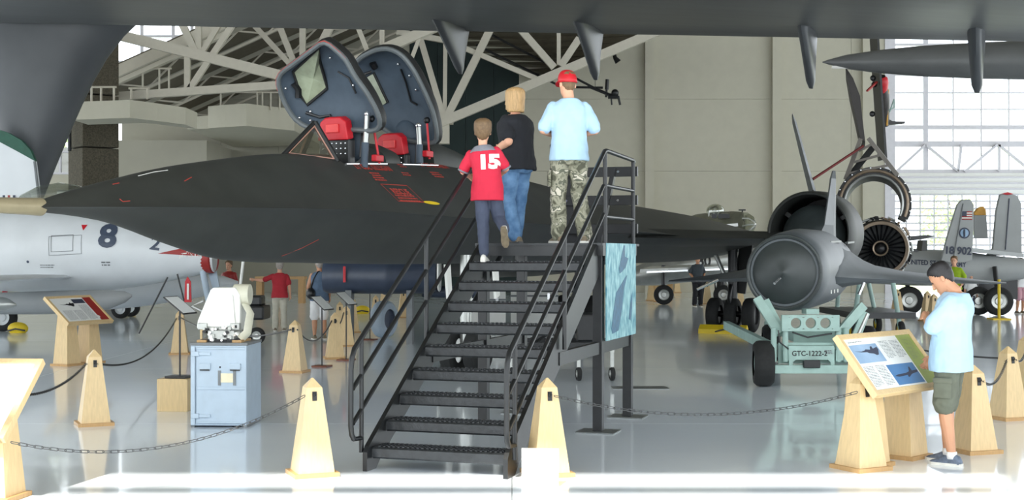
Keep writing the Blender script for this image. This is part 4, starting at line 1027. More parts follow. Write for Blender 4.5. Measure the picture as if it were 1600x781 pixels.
tb(MB().tube([at(1238, 519, Y), at(1262, 527, Y), at(1300, 521, Y)], .012, 6), 'air_hose', 'black')
tb(MB().tube([at(1216, 516, Y-.05), at(1219, 535, Y-.08), at(1232, 545, Y-.05)], .01, 6), 'air_hose', 'black')
tb(MB().lohi(at(1256, 575, Y-.1), at(1280, 562, Y-.02)), 'tow_hitch', 'steel_black', None, 0, .01)
for px in (1230, 1312): tb(MB().beam(at(px, 555, Y), at(px, 540, Y)+Vector((0, 5.2, .0)), .1, .14), 'side_rail', 'mint', None, 0)
tb(place2d(text_mb('GTC-1222-2', .098, .95, 1.0, .002), at(1265, 552.5, Y-.026), (1, 0, 0), (0, 0, 1)), 'code_text', 'black', None, 0)
tb(place2d(lines(3, .12, .012, .02), at(1295, 550, Y-.026), (1, 0, 0), (0, 0, 1)), 'small_print', 'ink', None, 0)
def wwheel(tbf, c, ax, r, wd, hub='mint'):
    c, ax = Vector(c), Vector(ax)
    t_ = MB().lathe([(r*.55, -wd/2), (r*.85, -wd/2), (r*.97, -wd*.36), (r, -wd*.2), (r, wd*.2), (r*.97, wd*.36), (r*.85, wd/2), (r*.55, wd/2)], c, ax, 30, False)
    o = tbf(t_, 'wheel', 'rubber'); tbf(MB().lathe([(.02, -wd*.40), (r*.25, -wd*.38), (r*.3, -wd*.25), (r*.5, -wd*.3), (r*.56, -wd*.42), (r*.56, wd*.42), (r*.5, wd*.3), (r*.3, wd*.25), (.02, wd*.4)], c, ax, 24), 'hub', hub, o)
    return o
wx = at(1195, 0, 18.35).x
for x, y in ((wx, 18.45), (wx+1.42, 18.45), (wx+.9, 22.6), (wx+2.4, 22.2)): wwheel(tb, (x, y, .315), (1, -.1, 0), .315, .27)

# ------------------------------------------------------------------ bare jet engine behind the drone
ec = at(1376, 388, 28.0); en_, eb = wthing('jet_engine', 'bare turbojet engine showing its compressor blades behind the drone', 'jet engine', (ec.x, ec.y, 0))
ea = Vector((.22, .97, 0)).normalized()
eb(MB().lathe([(.50, 0), (.56, -.02), (.575, .02), (.56, .1), (.50, .1)], ec, ea, 36, False), 'front_ring', 'rimtan')
eb(MB().lathe([(.50, .03), (.50, .35), (.05, .4)], ec, ea, 36, False), 'duct_wall', 'srdark')
es = ea.orthogonal().normalized(); et = ea.cross(es)
m = MB()
for k in range(26):
    q = 2*math.pi*k/26; d = es*math.cos(q)+et*math.sin(q); tn = ea.cross(d)
    m.beam(ec+ea*.16+d*.14, ec+ea*.2+d*.5, .05, .012, tn+ea*.9)
eb(m, 'fan_blades', 'steel_black', None, 0)
eb(MB().lathe([(.03, .0), (.1, .05), (.15, .14), (.15, .25)], ec, ea, 24), 'spinner', 'black'); eb(MB().lathe([(.13, .02), (.16, .0), (.165, .06), (.14, .08)], ec, ea, 24, False), 'spinner_ring', 'rimtan')
eb(MB().lathe([(.57, .08), (.60, .15), (.60, .4), (.55, .45), (.56, 1.2), (.62, 1.25), (.62, 1.5), (.55, 1.6), (.58, 2.6), (.5, 4.0)], ec, ea, 36, False), 'casing', 'steel_black')
rr = random.Random(9)
for k in range(46):
    q = rr.uniform(-1.2, 3.4); d = es*math.cos(q)+et*math.sin(q); h = rr.uniform(.12, 1.6); l = rr.uniform(.1, .5); tn = ea.cross(d)
    p = ec+ea*h+d*.63
    eb(MB().tube([p, p+ea*l*.4+d*.03, p+ea*l*.5+tn*rr.uniform(-.2, .2)+d*.02], rr.uniform(.012, .035), 6), 'fuel_line', ('silver', 'steel_black', 'black', 'rimtan')[k % 4])
for sx_, dy in ((-.45, .5), (.5, .3), (-.2, 3.0), (.7, 2.8)):
    p = Vector((ec.x+sx_, ec.y+dy, 0)); eb(MB().cyl(p+Vector((0, 0, .2)), (p.x*.6+ec.x*.4, p.y, ec.z-.45), .05), 'stand_leg', 'mint'); wwheel(eb, p+Vector((0, 0, .2)), (1, 0, 0), .2, .12, 'yellow')
eb(MB().lohi((ec.x-.55, ec.y+.2, .45), (ec.x+.8, ec.y+3.2, .58)), 'stand_frame', 'steel_black', None, 0)

# ------------------------------------------------------------------ army twin at the right
av, ab = wthing('army_airplane', 'grey army airplane with triple tail numbered 18 902 by the window', 'airplane', (at(1500, 0, 40).x, 40, 0))
fm = MB(); fm.rings([ringpx(*q) for q in ((1290, 416, 20, 41), (1340, 416, 26, 40.6), (1420, 417, 29, 40), (1490, 419, 28, 40), (1560, 421, 21, 40), (1620, 419, 13, 40), (1680, 416, 6, 40))])
fb_ = bvh_of(fm); ab(fm, 'fuselage', 'army')
ab(wrap(place2d(text_mb('UNITED STATES ARMY', .20, .86, 1.0, .006), at(1464, 411.5, 39.45), (1, 0, -.05), (.05, 0, 1)), fb_, (0, 1, 0), .01, .2), 'title_text', 'blueink', None, 0)
def fin(P, Y, th, nm='tail_fin', m='army', par=None): return ab(MB().prism(poly(P, Y), (0, th, 0)), nm, m, par, 0, .02)
f1 = fin([(1471, 407), (1480, 372), (1496, 320), (1503, 312), (1516, 311), (1522, 320), (1521, 370), (1519, 406), (1508, 410), (1488, 411)], 38.9, .14)
f2 = fin([(1541, 400), (1552, 388), (1557, 330), (1563, 304), (1575, 301), (1590, 306), (1596, 318), (1597, 398)], 40.6, .16)
f3 = fin([(1522, 332), (1530, 325), (1541, 327), (1544, 372), (1523, 372)], 41.6, .12); fin([(1522, 333), (1530, 324), (1537, 322), (1541, 329), (1541, 336), (1523, 336)], 41.55, .2, 'fin_cap', 'orange', f3)
fin([(1566, 303), (1575, 300), (1584, 303), (1575, 304.5)], 40.55, .26, 'beacon', 'red', f2)
ab(MB().prism([at(1519, 387, 39.0), at(1600, 396, 40.2), at(1600, 396, 41.4), at(1519, 387, 41.0)], (0, 0, -.12)), 'tail_plane', 'army', None, 0)
ab(place2d(text_mb('18 902', .30, .95, 1.0, .01), at(1497, 392, 38.88), (1, 0, -.05), (.05, 0, 1)), 'tail_number', 'blueink', f1, 0)
def rct(x0, y0, x1, y1, Y): return MB().add(poly([(x0, y0), (x1, y0), (x1, y1), (x0, y1)], Y), [(0, 1, 2, 3)])
for k in range(7): ab(rct(1503, 330+k*1.9, 1519, 330+(k+1)*1.9, 38.885), 'flag_stripe', 'redprint' if k % 2 == 0 else 'white', f1, 0)
ab(rct(1503, 330, 1510.5, 337.6, 38.87), 'flag_canton', 'blueink', f1, 0)
c = at(1507, 364, 38.885); ab(MB().lathe([(.16, 0), (.005, -.002)], c, (0, 1, 0), 24, False), 'emblem', 'blueink', f1, 0); ab(MB().lathe([(.12, -.005), (.004, -.006)], c, (0, 1, 0), 24, False), 'emblem', 'skyprint', f1, 0)
ab(MB().beam(at(1507, 358, 38.86), at(1507, 370, 38.86), .04, .02, (0, 1, 0)), 'emblem', 'blueink', f1, 0)
ab(MB().beam(at(1577, 310, 40.58), at(1571, 390, 40.58), .02, .03, (0, 1, 0)), 'rudder_line', 'blueink', f2, 0); ab(MB().beam(at(1505, 318, 38.88), at(1489, 408, 38.88), .02, .03, (0, 1, 0)), 'rudder_line', 'cabdk', f1, 0)
ab(MB().prism([at(1385, 372, 37), at(1450, 367, 37), at(1461, 369, 37), at(1440, 374, 37), at(1385, 380, 37)], (0, .6, 0)), 'propeller_blade', 'steel_black', None, 0)
ab(MB().prism([at(1390, 383, 37), at(1405, 380, 37), at(1437, 392, 37), at(1432, 394, 37)], (0, .08, 0)), 'propeller_blade', 'black', None, 0)
ab(MB().prism([at(1442, 375, 37.4), at(1449, 375, 37.4), at(1449, 392, 37.4), at(1440, 392, 37.4)], (0, .5, 0)), 'engine_pylon', 'steel_black', None, 0)
for px, Y in ((1560, 39.2), (1528, 39.6), (1420, 40)):
    c = Vector((at(px, 0, Y).x, Y, .42)); wwheel(ab, c, (.1, 1, 0), .42, .26, 'silver'); ab(MB().cyl(c, c+Vector((0, .3, 1.0)), .07), 'gear_leg', 'black')
ab(MB().lohi((at(1490, 0, 40).x, 40, .45), (at(1590, 0, 40).x, 40.5, 1.1)), 'wheel_well', 'black', None, 0)
ys_ = thing('yellow_stand', 'thin yellow stand under the army airplane', 'stand', (at(1561, 0, 37).x, 37, 0)); MB().cyl((0, 0, 0), (0, 0, 1.1), .04).build('pole', 'yellow', ys_); MB().lohi((-.25, -.25, 0), (.25, .25, .03)).build('base', 'yellow', ys_, sharp=0)

# ------------------------------------------------------------------ old bomber and silver plane numbered 80
bo, bb = wthing('bomber_airplane', 'olive bomber nose with glazed turret seen above the black wing', 'airplane', (at(1120, 0, 54).x, 54, 0))
fm = MB(); fm.rings([ringpx(*q) for q in ((1060, 384, 40, 59), (1090, 368, 34, 57), (1120, 362, 31, 55.5), (1145, 356, 26, 54), (1160, 353, 22, 53.2))]); bb(fm, 'fuselage', 'olive')
m = MB(); m.rings([ringpx(*q) for q in ((1158, 353, 21.5, 53.2), (1168, 351, 19, 52.8), (1177, 350, 12, 52.4), (1181, 350, 4, 52.2))]); bb(m, 'nose_glass', 'canopyglass')
for k in (-1, 0, 1): bb(MB().tube([at(1160, 353+k*12, 52.6), at(1170, 351+k*10, 52.3), at(1180, 350+k*3, 52.0)], .03, 6), 'glazing_bar', 'silver')
bb(MB().ell(at(1118, 330, 54.5), (.38, .38, .3), 16, 10), 'top_turret', 'canopyglass'); bb(MB().lohi(at(1124, 342, 54.2), at(1142, 332, 54.8)), 'cockpit_cabin', 'olive', None, 0, .05)
for x0, x1 in ((1112, 1120), (1122, 1140)): bb(rct(x0, 334, x1, 341, 53.6), 'cockpit_window', 'black', None, 0)
for k in range(3): bb(MB().tube([at(1107+8*k, 338, 54.3), at(1109+7*k, 326, 54.3), at(1118, 322.5, 54.5)], .03, 6), 'turret_rib', 'silver')
bb(MB().beam(at(1085, 358, 52.5), at(1152, 351, 52.5), .3, .12), 'wing_edge', 'silver', None, 0); bb(MB().cyl(at(1154, 328, 54), at(1165, 328, 54), .03, n=6), 'antenna', 'black'); bb(MB().cyl(at(1160, 328, 54), at(1160, 335, 54), .03, n=6), 'antenna', 'black')
for px, Y in ((1095, 55), (1125, 57)): bb(MB().cyl(at(px, 390, Y), (at(px, 0, Y).x, Y, .4), .1), 'gear_leg', 'black'); wwheel(bb, (at(px, 0, Y).x, Y, .5), (1, 0, 0), .5, .35, 'silver')
s8, sb8 = wthing('silver_airplane', 'silver grey airplane numbered 80 behind the man in dark shirt', 'airplane', (at(1090, 0, 49).x, 49, 0))
fm = MB(); fm.rings([ringpx(*q) for q in ((985, 432, 14, 49), (1030, 424, 22, 49), (1090, 412, 27, 49), (1150, 405, 26, 49), (1200, 402, 20, 49))]); b8 = bvh_of(fm); sb8(fm, 'fuselage', 'silver')
sb8(wrap(place2d(text_mb('80', .62, .8, 1.0, .02), at(1100, 408, 48.37), (1, 0, 0), (0, 0, 1)), b8, (0, 1, 0), .01, .2), 'number', 'black', None, 0)
sb8(MB().prism([at(1000, 426, 46), at(1165, 420, 46), at(1200, 416, 48.5), at(1020, 420, 48.5)], (0, 0, .12)), 'wing', 'silver', None, 0)
sb8(MB().beam(at(1010, 425, 45.9), at(1166, 419, 45.9), .06, .06), 'wing_edge', 'chrome', None, 0)
for px in (1037, 1130): wwheel(sb8, (at(px, 0, 47.5).x, 47.5, .35), (0, 1, 0), .35, .22, 'silver'); sb8(MB().cyl((at(px, 0, 47.5).x, 47.6, .35), (at(px, 0, 47.5).x, 47.6, 1.4), .07), 'gear_leg', 'black')

# ------------------------------------------------------------------ white jet at the left
wj, jb = wthing('white_jet', 'light grey navy jet numbered 8 behind the black nose', 'airplane', (at(100, 0, 31).x, 31, 0))
fm = MB(); fm.rings([ringpx(*q) for q in ((-320, 384, 45, 32), (-180, 386, 60, 31.6), (-60, 388, 64, 31.3), (60, 391, 66, 31), (150, 393, 63, 30.8), (220, 395, 52, 30.6), (270, 398, 40, 30.4), (310, 401, 29, 30.2), (336, 403, 22, 30.1))]); jv = bvh_of(fm); jb(fm, 'fuselage', 'jetgrey')
jb(MB().rings([ringpx(336, 403, h, Y) for h, Y in ((22.5, 30.1), (23, 30.05), (17, 30.0), (15, 30.3))], False), 'intake_lip', 'red') if False else None
c = at(336, 403, 30.1); jb(MB().lathe([(.335, -.25), (.345, -.05), (.30, .0), (.25, -.02), (.22, -.4), (.01, -.45)], c, (1, -.1, 0), 28, False), 'intake_lip', 'redprint')
def jtext(nm, mb2, px, py, m, tilt=0): jb(wrap(place2d(mb2, at(px, py, 29.87), (1, 0, tilt), (-tilt, 0, 1)), jv, (0, 1, 0), .012, .12), nm, m, None, 0)
jtext('number', text_mb('8', .70, 1.15, 1.0, .028), 167, 370, 'navgrey'); jtext('number', text_mb('2', .42, 1.1, 1.0, .01), 243, 381, 'navgrey', -.15)
jtext('warning_arrow', MB().add([(-.75, .0, 0), (.55, .28, 0), (.55, -.08, 0)], [(0, 2, 1)]), 300, 396, 'redprint')
jtext('warning_text', text_mb('DANGER', .10, 1.0, 1.0, .004), 306, 391, 'white', .05); jtext('warning_text', text_mb('JET INTAKE', .12, 1.0, 1.0, .005), 303, 398, 'white', .05)
jtext('warning_triangle', MB().add([(-.07, .06, 0), (.07, .06, 0), (0, -.07, 0)], [(0, 2, 1)]), 127, 355, 'red')
jtext('panel_outline', outline_rect(.5, .36, .012), 95, 380, 'cabdk', .05); jtext('panel_outline', outline_rect(.75, .42, .01), 100, 383, 'cabdk', .05); jtext('drain_hole', disc(.03, .03), 39, 409, 'navgrey')
jtext('small_stencil', lines(2, .35, .02, .05, seed=4), 70, 416, 'cabdk'); jtext('small_stencil', lines(2, .25, .03, .06, seed=5), 165, 412, 'cabdk')
# canopy
m = MB(); m.rings([ringpx(*q) for q in ((22, 321, 3, 31), (34, 318, 14, 31), (60, 316, 25, 31), (92, 315, 30, 31), (122, 316, 27, 31), (142, 318, 19, 31), (152, 320, 8, 31))]); cg = jb(m, 'canopy_glass', 'canopyglass')
jb(MB().tube([v for v in ringpx(142, 318, 20, 31, 24, 1.0, 1.0)[:13]], .04, 6), 'canopy_bow', 'white', cg); jb(MB().tube([v for v in ringpx(148, 319, 15, 31, 24)[:13]], .06, 6), 'canopy_bow', 'black', cg)
jb(MB().lohi(at(88, 312, 31.1), at(116, 298, 31.3)), 'ejection_seat', 'silver', cg, 0, .03); jb(MB().lohi(at(28, 318, 31.0), at(52, 309, 31.2)), 'instrument_hood', 'black', cg, 0, .03)
# wings, tanks, gear
m = MB(); m.rings([[at(px-140, cy, Y), at(px-60, cy-4, Y), at(px-8, cy-3, Y), at(px, cy+1, Y), at(px-8, cy+4, Y), at(px-60, cy+5, Y)] for px, cy, Y in ((120, 432, 30.6), (80, 433, 28.5), (20, 436, 25.5), (-60, 440, 22))]); jb(m, 'wing', 'jetgrey')
jb(MB().rings([ringpx(*q) for q in ((-120, 478, 10, 30), (0, 474, 17, 30), (60, 473, 18, 30), (130, 471, 18, 30), (170, 468, 15, 30), (195, 464, 9, 30), (206, 462, 2, 30))]), 'drop_tank', 'army')
jb(MB().rings([ringpx(*q) for q in ((-90, 475, 12, 26.4), (-20, 474, 13, 26.4), (10, 475, 10, 26.4), (25, 476, 2, 26.4))]), 'drop_tank', 'silver')
jb(MB().rings([ringpx(*q) for q in ((120, 466, 22, 35), (220, 455, 24, 34.5), (300, 447, 20, 34), (350, 443, 12, 33.6), (372, 442, 3, 33.5))]), 'far_tank', 'jetlight')
for px, Y, r in ((5, 31.3, .33), (189, 37.5, .27), (204, 38.5, .27)): wwheel(jb, (at(px, 0, Y).x, Y, r), (.05, 1, 0), r, .18, 'jetlight'); jb(MB().cyl((at(px, 0, Y).x, Y+.1, r), (at(px, 0, Y).x, Y+.1, 1.3), .06), 'gear_leg', 'red' if px == 5 else 'silver')
jb(MB().cyl(at(316, 420, 30), at(326, 470, 30), .07), 'nose_gear_leg', 'cab'); jb(MB().cyl(at(324, 466, 30), at(330, 505, 30), .04), 'nose_gear_leg', 'silver'); jb(MB().prism(poly([(322, 416), (337, 416), (343, 450), (333, 453)], 30.2), (0, .05, 0)), 'gear_door', 'cab', None, 0)
jb(MB().tube([at(318, 470, 29.9), at(300, 478, 29.9), at(324, 490, 29.9)], .03, 6), 'torque_link', 'silver'); wwheel(jb, (at(334, 0, 30).x, 30, .28), (.1, 1, 0), .28, .18, 'silver')
for a, b in (((262, 433), (217, 521)), ((277, 428), (290, 480))): jb(MB().cyl(at(*a, 29.5), at(*b, 29.5), .018, n=6), 'tie_down_rod', 'black')
rf = tag(MB().prism(poly([(293, 432), (298, 440), (299, 472), (288, 472), (289, 440)], 28.5), (0, .03, 0)).build('warning_streamer', 'red', sharp=0), 'red cloth warning streamer hanging beside the nose gear', 'streamer')
MB().prism(poly([(292, 443), (295, 443), (295, 468), (292, 468)], 28.48), (0, .01, 0)).build('printed_strip', 'white', rf, sharp=0)
for px, py, lb in ((200, 492, 'yellow chock by the far small wheels of the white jet'), (28, 520, 'yellow chock by the near wheel of the white jet'), (566, 490, 'yellow chock under the dark blue cylinder')):
    q = gnd(px, py); t_ = thing('wheel_chock', lb, 'chock', q); MB().ell((0, 0, .1), (.24, .14, .15), 14, 8).build('block', 'yellow', t_); MB().tube([(-.2, -.1, .05), (0, -.16, .1), (.2, -.1, .06)], .02, 6).build('rope', 'black', t_)
# tail of another plane, far left
tf, tfb = wthing('striped_tail', 'white tail fin with green tip band at the far left', 'airplane tail', (at(0, 0, 33.6).x, 33.6, 0))
tf1 = tfb(MB().prism(poly([(-80, 207), (0, 222), (30, 238), (55, 252), (60, 290), (63, 345), (-80, 345)], 33.5), (0, .12, 0)), 'fin', 'jetlight', None, 0)
tfb(MB().prism(poly([(-80, 188), (-10, 200), (12, 207), (33, 219), (47, 234), (55, 252), (30, 238), (0, 222), (-80, 206)], 33.48), (0, .16, 0)), 'tip_band', mat('greenband', rgb(20, 84, 64), .5), tf1, 0)
tfb(MB().beam(at(54, 252, 33.45), at(62, 320, 33.45), .04, .08, (0, 1, 0)), 'rudder_line', 'cabdk', tf1, 0)
for k, mm in enumerate(('blueink', 'white', 'redprint', 'white', 'blueink')): tfb(rct(4+k*4, 305, 8+k*4, 320, 33.47), 'fin_flash', mm, tf1, 0)
tfb(MB().rings([ringpx(*q) for q in ((-200, 360, 30, 34.3), (-20, 358, 24, 34.2), (60, 356, 12, 34.2))]), 'rear_fuselage', 'jetlight'); tfb(MB().cyl((at(-40, 0, 34.2).x, 34.2, 0), at(-40, 370, 34.2), .1), 'tail_support', 'black')

# ------------------------------------------------------------------ hanging things
hp, hb = wthing('hanging_airplane', 'small red-nosed airplane hung nose up beside the tall window', 'airplane', at(1378, 195, 45))
hb(MB().lathe([(.02, .2), (.1, .21), (.2, .14), (.24, 0), (.23, -.2), (.2, -.4)], at(1377, 128, 45), (-.1, -.5, .75), 20), 'engine_cowl', 'red'); hb(MB().lathe([(.005, .22), (.13, .215)], at(1377, 128, 45), (-.1, -.5, .75), 16, False), 'cowl_opening', 'black')
hb(MB().tube([at(1376, 132, 45.1), at(1379, 150, 45.3), at(1381, 175, 45.5), at(1382, 196, 45.7)], [.22, .24, .2, .16], 14), 'fuselage', mat('hangbody', rgb(66, 62, 60), .4, var=.25)); hb(MB().tube([at(1388, 140, 45.1), at(1386, 196, 45.5)], .03, 6), 'side_stripe', 'orange')
hb(MB().beam(at(1366, 58, 44.6), at(1379, 250, 44.6), .07, .9, (0, 1, 0)), 'wing', 'steel_black', None, 0); hb(MB().prism(poly([(1386, 184), (1394, 189), (1415, 190), (1413, 193), (1388, 195)], 45.6), (0, .3, 0)), 'tail_plane', 'steel_black', None, 0)
hb(MB().beam(at(1370, 128, 44.3), at(1355, 142, 44.0), .08, .05), 'propeller', 'redprint', None, 0)
for x, y in ((1364, 122), (1363, 178), (1366, 132)): hb(MB().ell(at(x, y, 44.4), (.1, .06, .1), 10, 6), 'wheel', 'black')
hb(MB().cyl(at(1366, 60, 44.6), Vector((at(1366, 60, 44.6).x, 44.6, 16.4)), .02, n=6), 'hanging_wire', 'black'); hb(MB().tube([at(1390, 175, 45.2), at(1397, 155, 45.2), at(1397, 168, 45.2), at(1389, 172, 45.2)], .025, 6), 'cabane_frame', 'mint')
hg, gb = wthing('hanging_boom', 'long black boom with cross arms hanging before the pale wall', 'boom', at(950, 150, 57))
for a, b, r in (((752, 46, 56), (930, 138, 57), .05), ((744, 70, 56), (870, 132, 57), .05), ((880, 136, 57), (942, 137, 57), .05), ((918, 134, 57), (962, 152, 57), .07), ((949, 124, 57), (948, 140, 57), .08), ((948, 140, 57), (947, 152, 57), .05), ((950, 150, 57), (966, 150, 57), .12), ((955, 152, 57), (956, 164, 57), .035), ((966, 150, 57), (969, 164, 57), .05)): gb(MB().cyl(at(*a), at(*b), r, n=8), 'boom_tube', 'black')
gb(MB().ell(at(961, 145, 57), (.16, .16, .16), 12, 8), 'hub', 'black')
for px, py in ((770, 56), (930, 138)): q = at(px, py, 56); gb(MB().cyl(q, (q.x, q.y, 16.4), .012, n=5), 'hanging_wire', 'black')
fl_, flb = wthing('flood_lamp', 'black flood lamp hanging from the truss right of the red cap', 'lamp', at(962, 90, 56))
flb(MB().tube([at(958, 78, 56), at(961, 90, 56), at(966, 97, 56)], [.06, .09, .14], 10), 'lamp_head', 'black'); flb(MB().cyl(at(957, 78, 56), at(955, 70, 55), .04, n=6), 'bracket', 'steel_black')

# ------------------------------------------------------------------ things under and behind the stair
nc, ncb = wthing('blue_cylinder', 'dark navy engine cylinder lying under the black fuselage', 'engine casing', (at(590, 0, 27).x, 27, 0))
ncb(MB().lathe([(.02, 0), (.30, .02), (.34, .1), (.35, 1.2), (.37, 1.25), (.37, 1.35), (.35, 1.4), (.34, 2.2), (.3, 2.3)], at(505, 432, 27.2), (1, -.02, 0), 28), 'casing', mat('navy', rgb(56, 66, 84), .4, var=.15)); ncb(MB().cyl(at(660, 455, 27.5), at(745, 457, 27.5), .12), 'tail_pipe', 'navy')
ncb(MB().prism(poly([(536, 416), (540, 416), (540, 441), (536, 441)], 26.8), (0, .02, 0)), 'red_strip', 'red', None, 0); ncb(MB().lathe([(.33, 0), (.36, .03), (.33, .06)], at(684, 428, 27), (1, 0, 0), 24), 'end_plate', 'white')
for px in (545, 640): ncb(MB().lohi((at(px, 0, 27).x-.06, 26.9, 0), (at(px, 0, 27).x+.06, 27.4, CH-(455-HZ)/F*27+.02)), 'cradle', 'cabdk', None, 0)
def case(label, px0, px1, yt, yb, m, lid='cabdk'):
    q = gnd((px0+px1)/2, yb); wd = (px1-px0)/F*q.y; h = (yb-yt)/F*q.y
    t_ = thing('equipment_case', label, 'case', q); b_ = MB().lohi((-wd/2, 0, .06), (wd/2, .5, h)).build('body', m, t_, sharp=0, bevel=.012)
    MB().lohi((-wd/2-.01, -.01, h*.72), (wd/2+.01, .51, h*.76)).build('lid_seam', lid, t_, sharp=0)
    for sx_ in (-1, 1): MB().lohi((sx_*wd*.3-.03, -.02, h*.66), (sx_*wd*.3+.03, 0, h*.8)).build('latch', 'chrome', b_, sharp=0); MB().cyl((sx_*wd*.4-.02, .1, .04), (sx_*wd*.4+.02, .1, .04), .04).build('caster', 'rubber', t_); MB().cyl((sx_*wd*.4-.02, .4, .04), (sx_*wd*.4+.02, .4, .04), .04).build('caster', 'rubber', t_)
    return t_
case('white equipment case seen between the middle stair treads, left', 724, 790, 450, 520, 'white'); case('white equipment case seen between the middle stair treads, right', 798, 872, 444, 514, 'white')
case('red tool chest behind the stair beside the platform leg', 905, 938, 470, 500, 'red'); case('small red box on the floor below the stair', 688, 708, 568, 576, 'red')
dl, db_ = wthing('engine_dolly', 'low black dolly with casters behind the stair', 'dolly', (at(870, 0, 19.4).x, 19.4, 0))
x0, x1 = at(800, 0, 19.4).x, at(955, 0, 19.4).x
for y in (19.2, 20.2): db_(MB().beam((x0, y, .5), (x1, y, .5), .08, .1), 'side_rail', 'steel_black', None, 0)
for k in range(4): x = x0+(x1-x0)*k/3; db_(MB().beam((x, 19.2, .45), (x, 20.2, .45), .06, .08), 'cross_rail', 'silver', None, 0); db_(MB().cyl((x, 19.25, .12), (x, 19.25, .45), .03), 'caster_stem', 'silver'); wwheel(db_, (x, 19.25, .1), (1, .2, 0), .1, .06, 'silver')
db_(MB().tube([(x0+.3, 19.5, .55), (x0+.7, 19.6, .8), (x1-.3, 19.6, .62)], .06, 8), 'hose', 'black'); db_(MB().lohi((x1-.5, 19.3, .55), (x1-.1, 20, .95)), 'engine_block', 'steel_black', None, 0, .03)
dw, dwb = wthing('spare_wheel', 'pale spare wheel standing beyond the left stair railing', 'wheel', (at(600, 0, 29).x, 29, 0)); wwheel(dwb, (at(600, 0, 29).x, 29, .40), (1, -.5, 0), .40, .3, 'navgrey').data.materials[0] = MATS['cab']
tc_, tcb = wthing('tow_cart', 'low black tow cart beside the person in red behind the instrument', 'cart', (at(385, 0, 27).x, 27, 0))
tcb(MB().lohi(at(340, 500, 27), at(412, 478, 27)+Vector((0, .8, 0))), 'chassis', 'black', None, 0, .04); tcb(MB().lohi(at(372, 478, 27.2), at(408, 462, 27.2)+Vector((0, .5, 0))), 'engine_cover', 'steel_black', None, 0, .04)
for px in (350, 402): wwheel(tcb, (at(px, 0, 27).x, 26.95, .17), (0, 1, 0), .17, .12, 'silver')
tcb(MB().cyl(at(372, 478, 27), at(380, 408, 27), .03), 'handle_post', 'white')
for (px0, px1, yt, yb, lb) in ((398, 476, 432, 474, 'long wooden display bench behind the woman in red'), (1020, 1050, 440, 462, 'far wooden bench under the blue poster edge')):
    q = gnd((px0+px1)/2, yb); wd = (px1-px0)/F*q.y; h = (yb-yt)/F*q.y; t_ = thing('display_bench', lb, 'bench', q)
    MB().lohi((-wd/2, 0, h-.1), (wd/2, .6, h)).build('top', 'oakdark', t_, sharp=0)
    for sx_ in (-.42, 0, .42): MB().lohi((sx_*wd-.1, .05, 0), (sx_*wd+.1, .55, h-.1)).build('leg', 'oakdark', t_, sharp=0)
# ------------------------------------------------------------------ people
def rotm(rx, ry, rz): return Matrix.Rotation(math.radians(rz), 3, 'Z') @ Matrix.Rotation(math.radians(rx), 3, 'X') @ Matrix.Rotation(math.radians(ry), 3, 'Y')
def remesh(o, vox, smooth=4):
    r = o.modifiers.new('remesh', 'REMESH'); r.mode = 'VOXEL'; r.voxel_size = vox; r.use_smooth_shade = True
    s = o.modifiers.new('smooth', 'SMOOTH'); s.factor = .5; s.iterations = smooth
def folds(o, strength, size):
    tx = bpy.data.textures.new('folds', 'CLOUDS'); tx.noise_scale = size; tx.noise_depth = 1
    d = o.modifiers.new('folds', 'DISPLACE'); d.texture = tx; d.strength = strength; d.mid_level = .5; d.texture_coords = 'LOCAL'
SKULL = [(.045, .085, .03, .02), (.055, .098, .005, .038), (.075, .104, -.03, .05), (.10, .104, -.055, .060), (.13, .102, -.072, .067), (.16, .101, -.082, .073), (.19, .101, -.088, .076), (.22, .095, -.088, .076), (.25, .078, -.078, .068), (.272, .045, -.05, .045), (.28, .01, -.015, .015)]
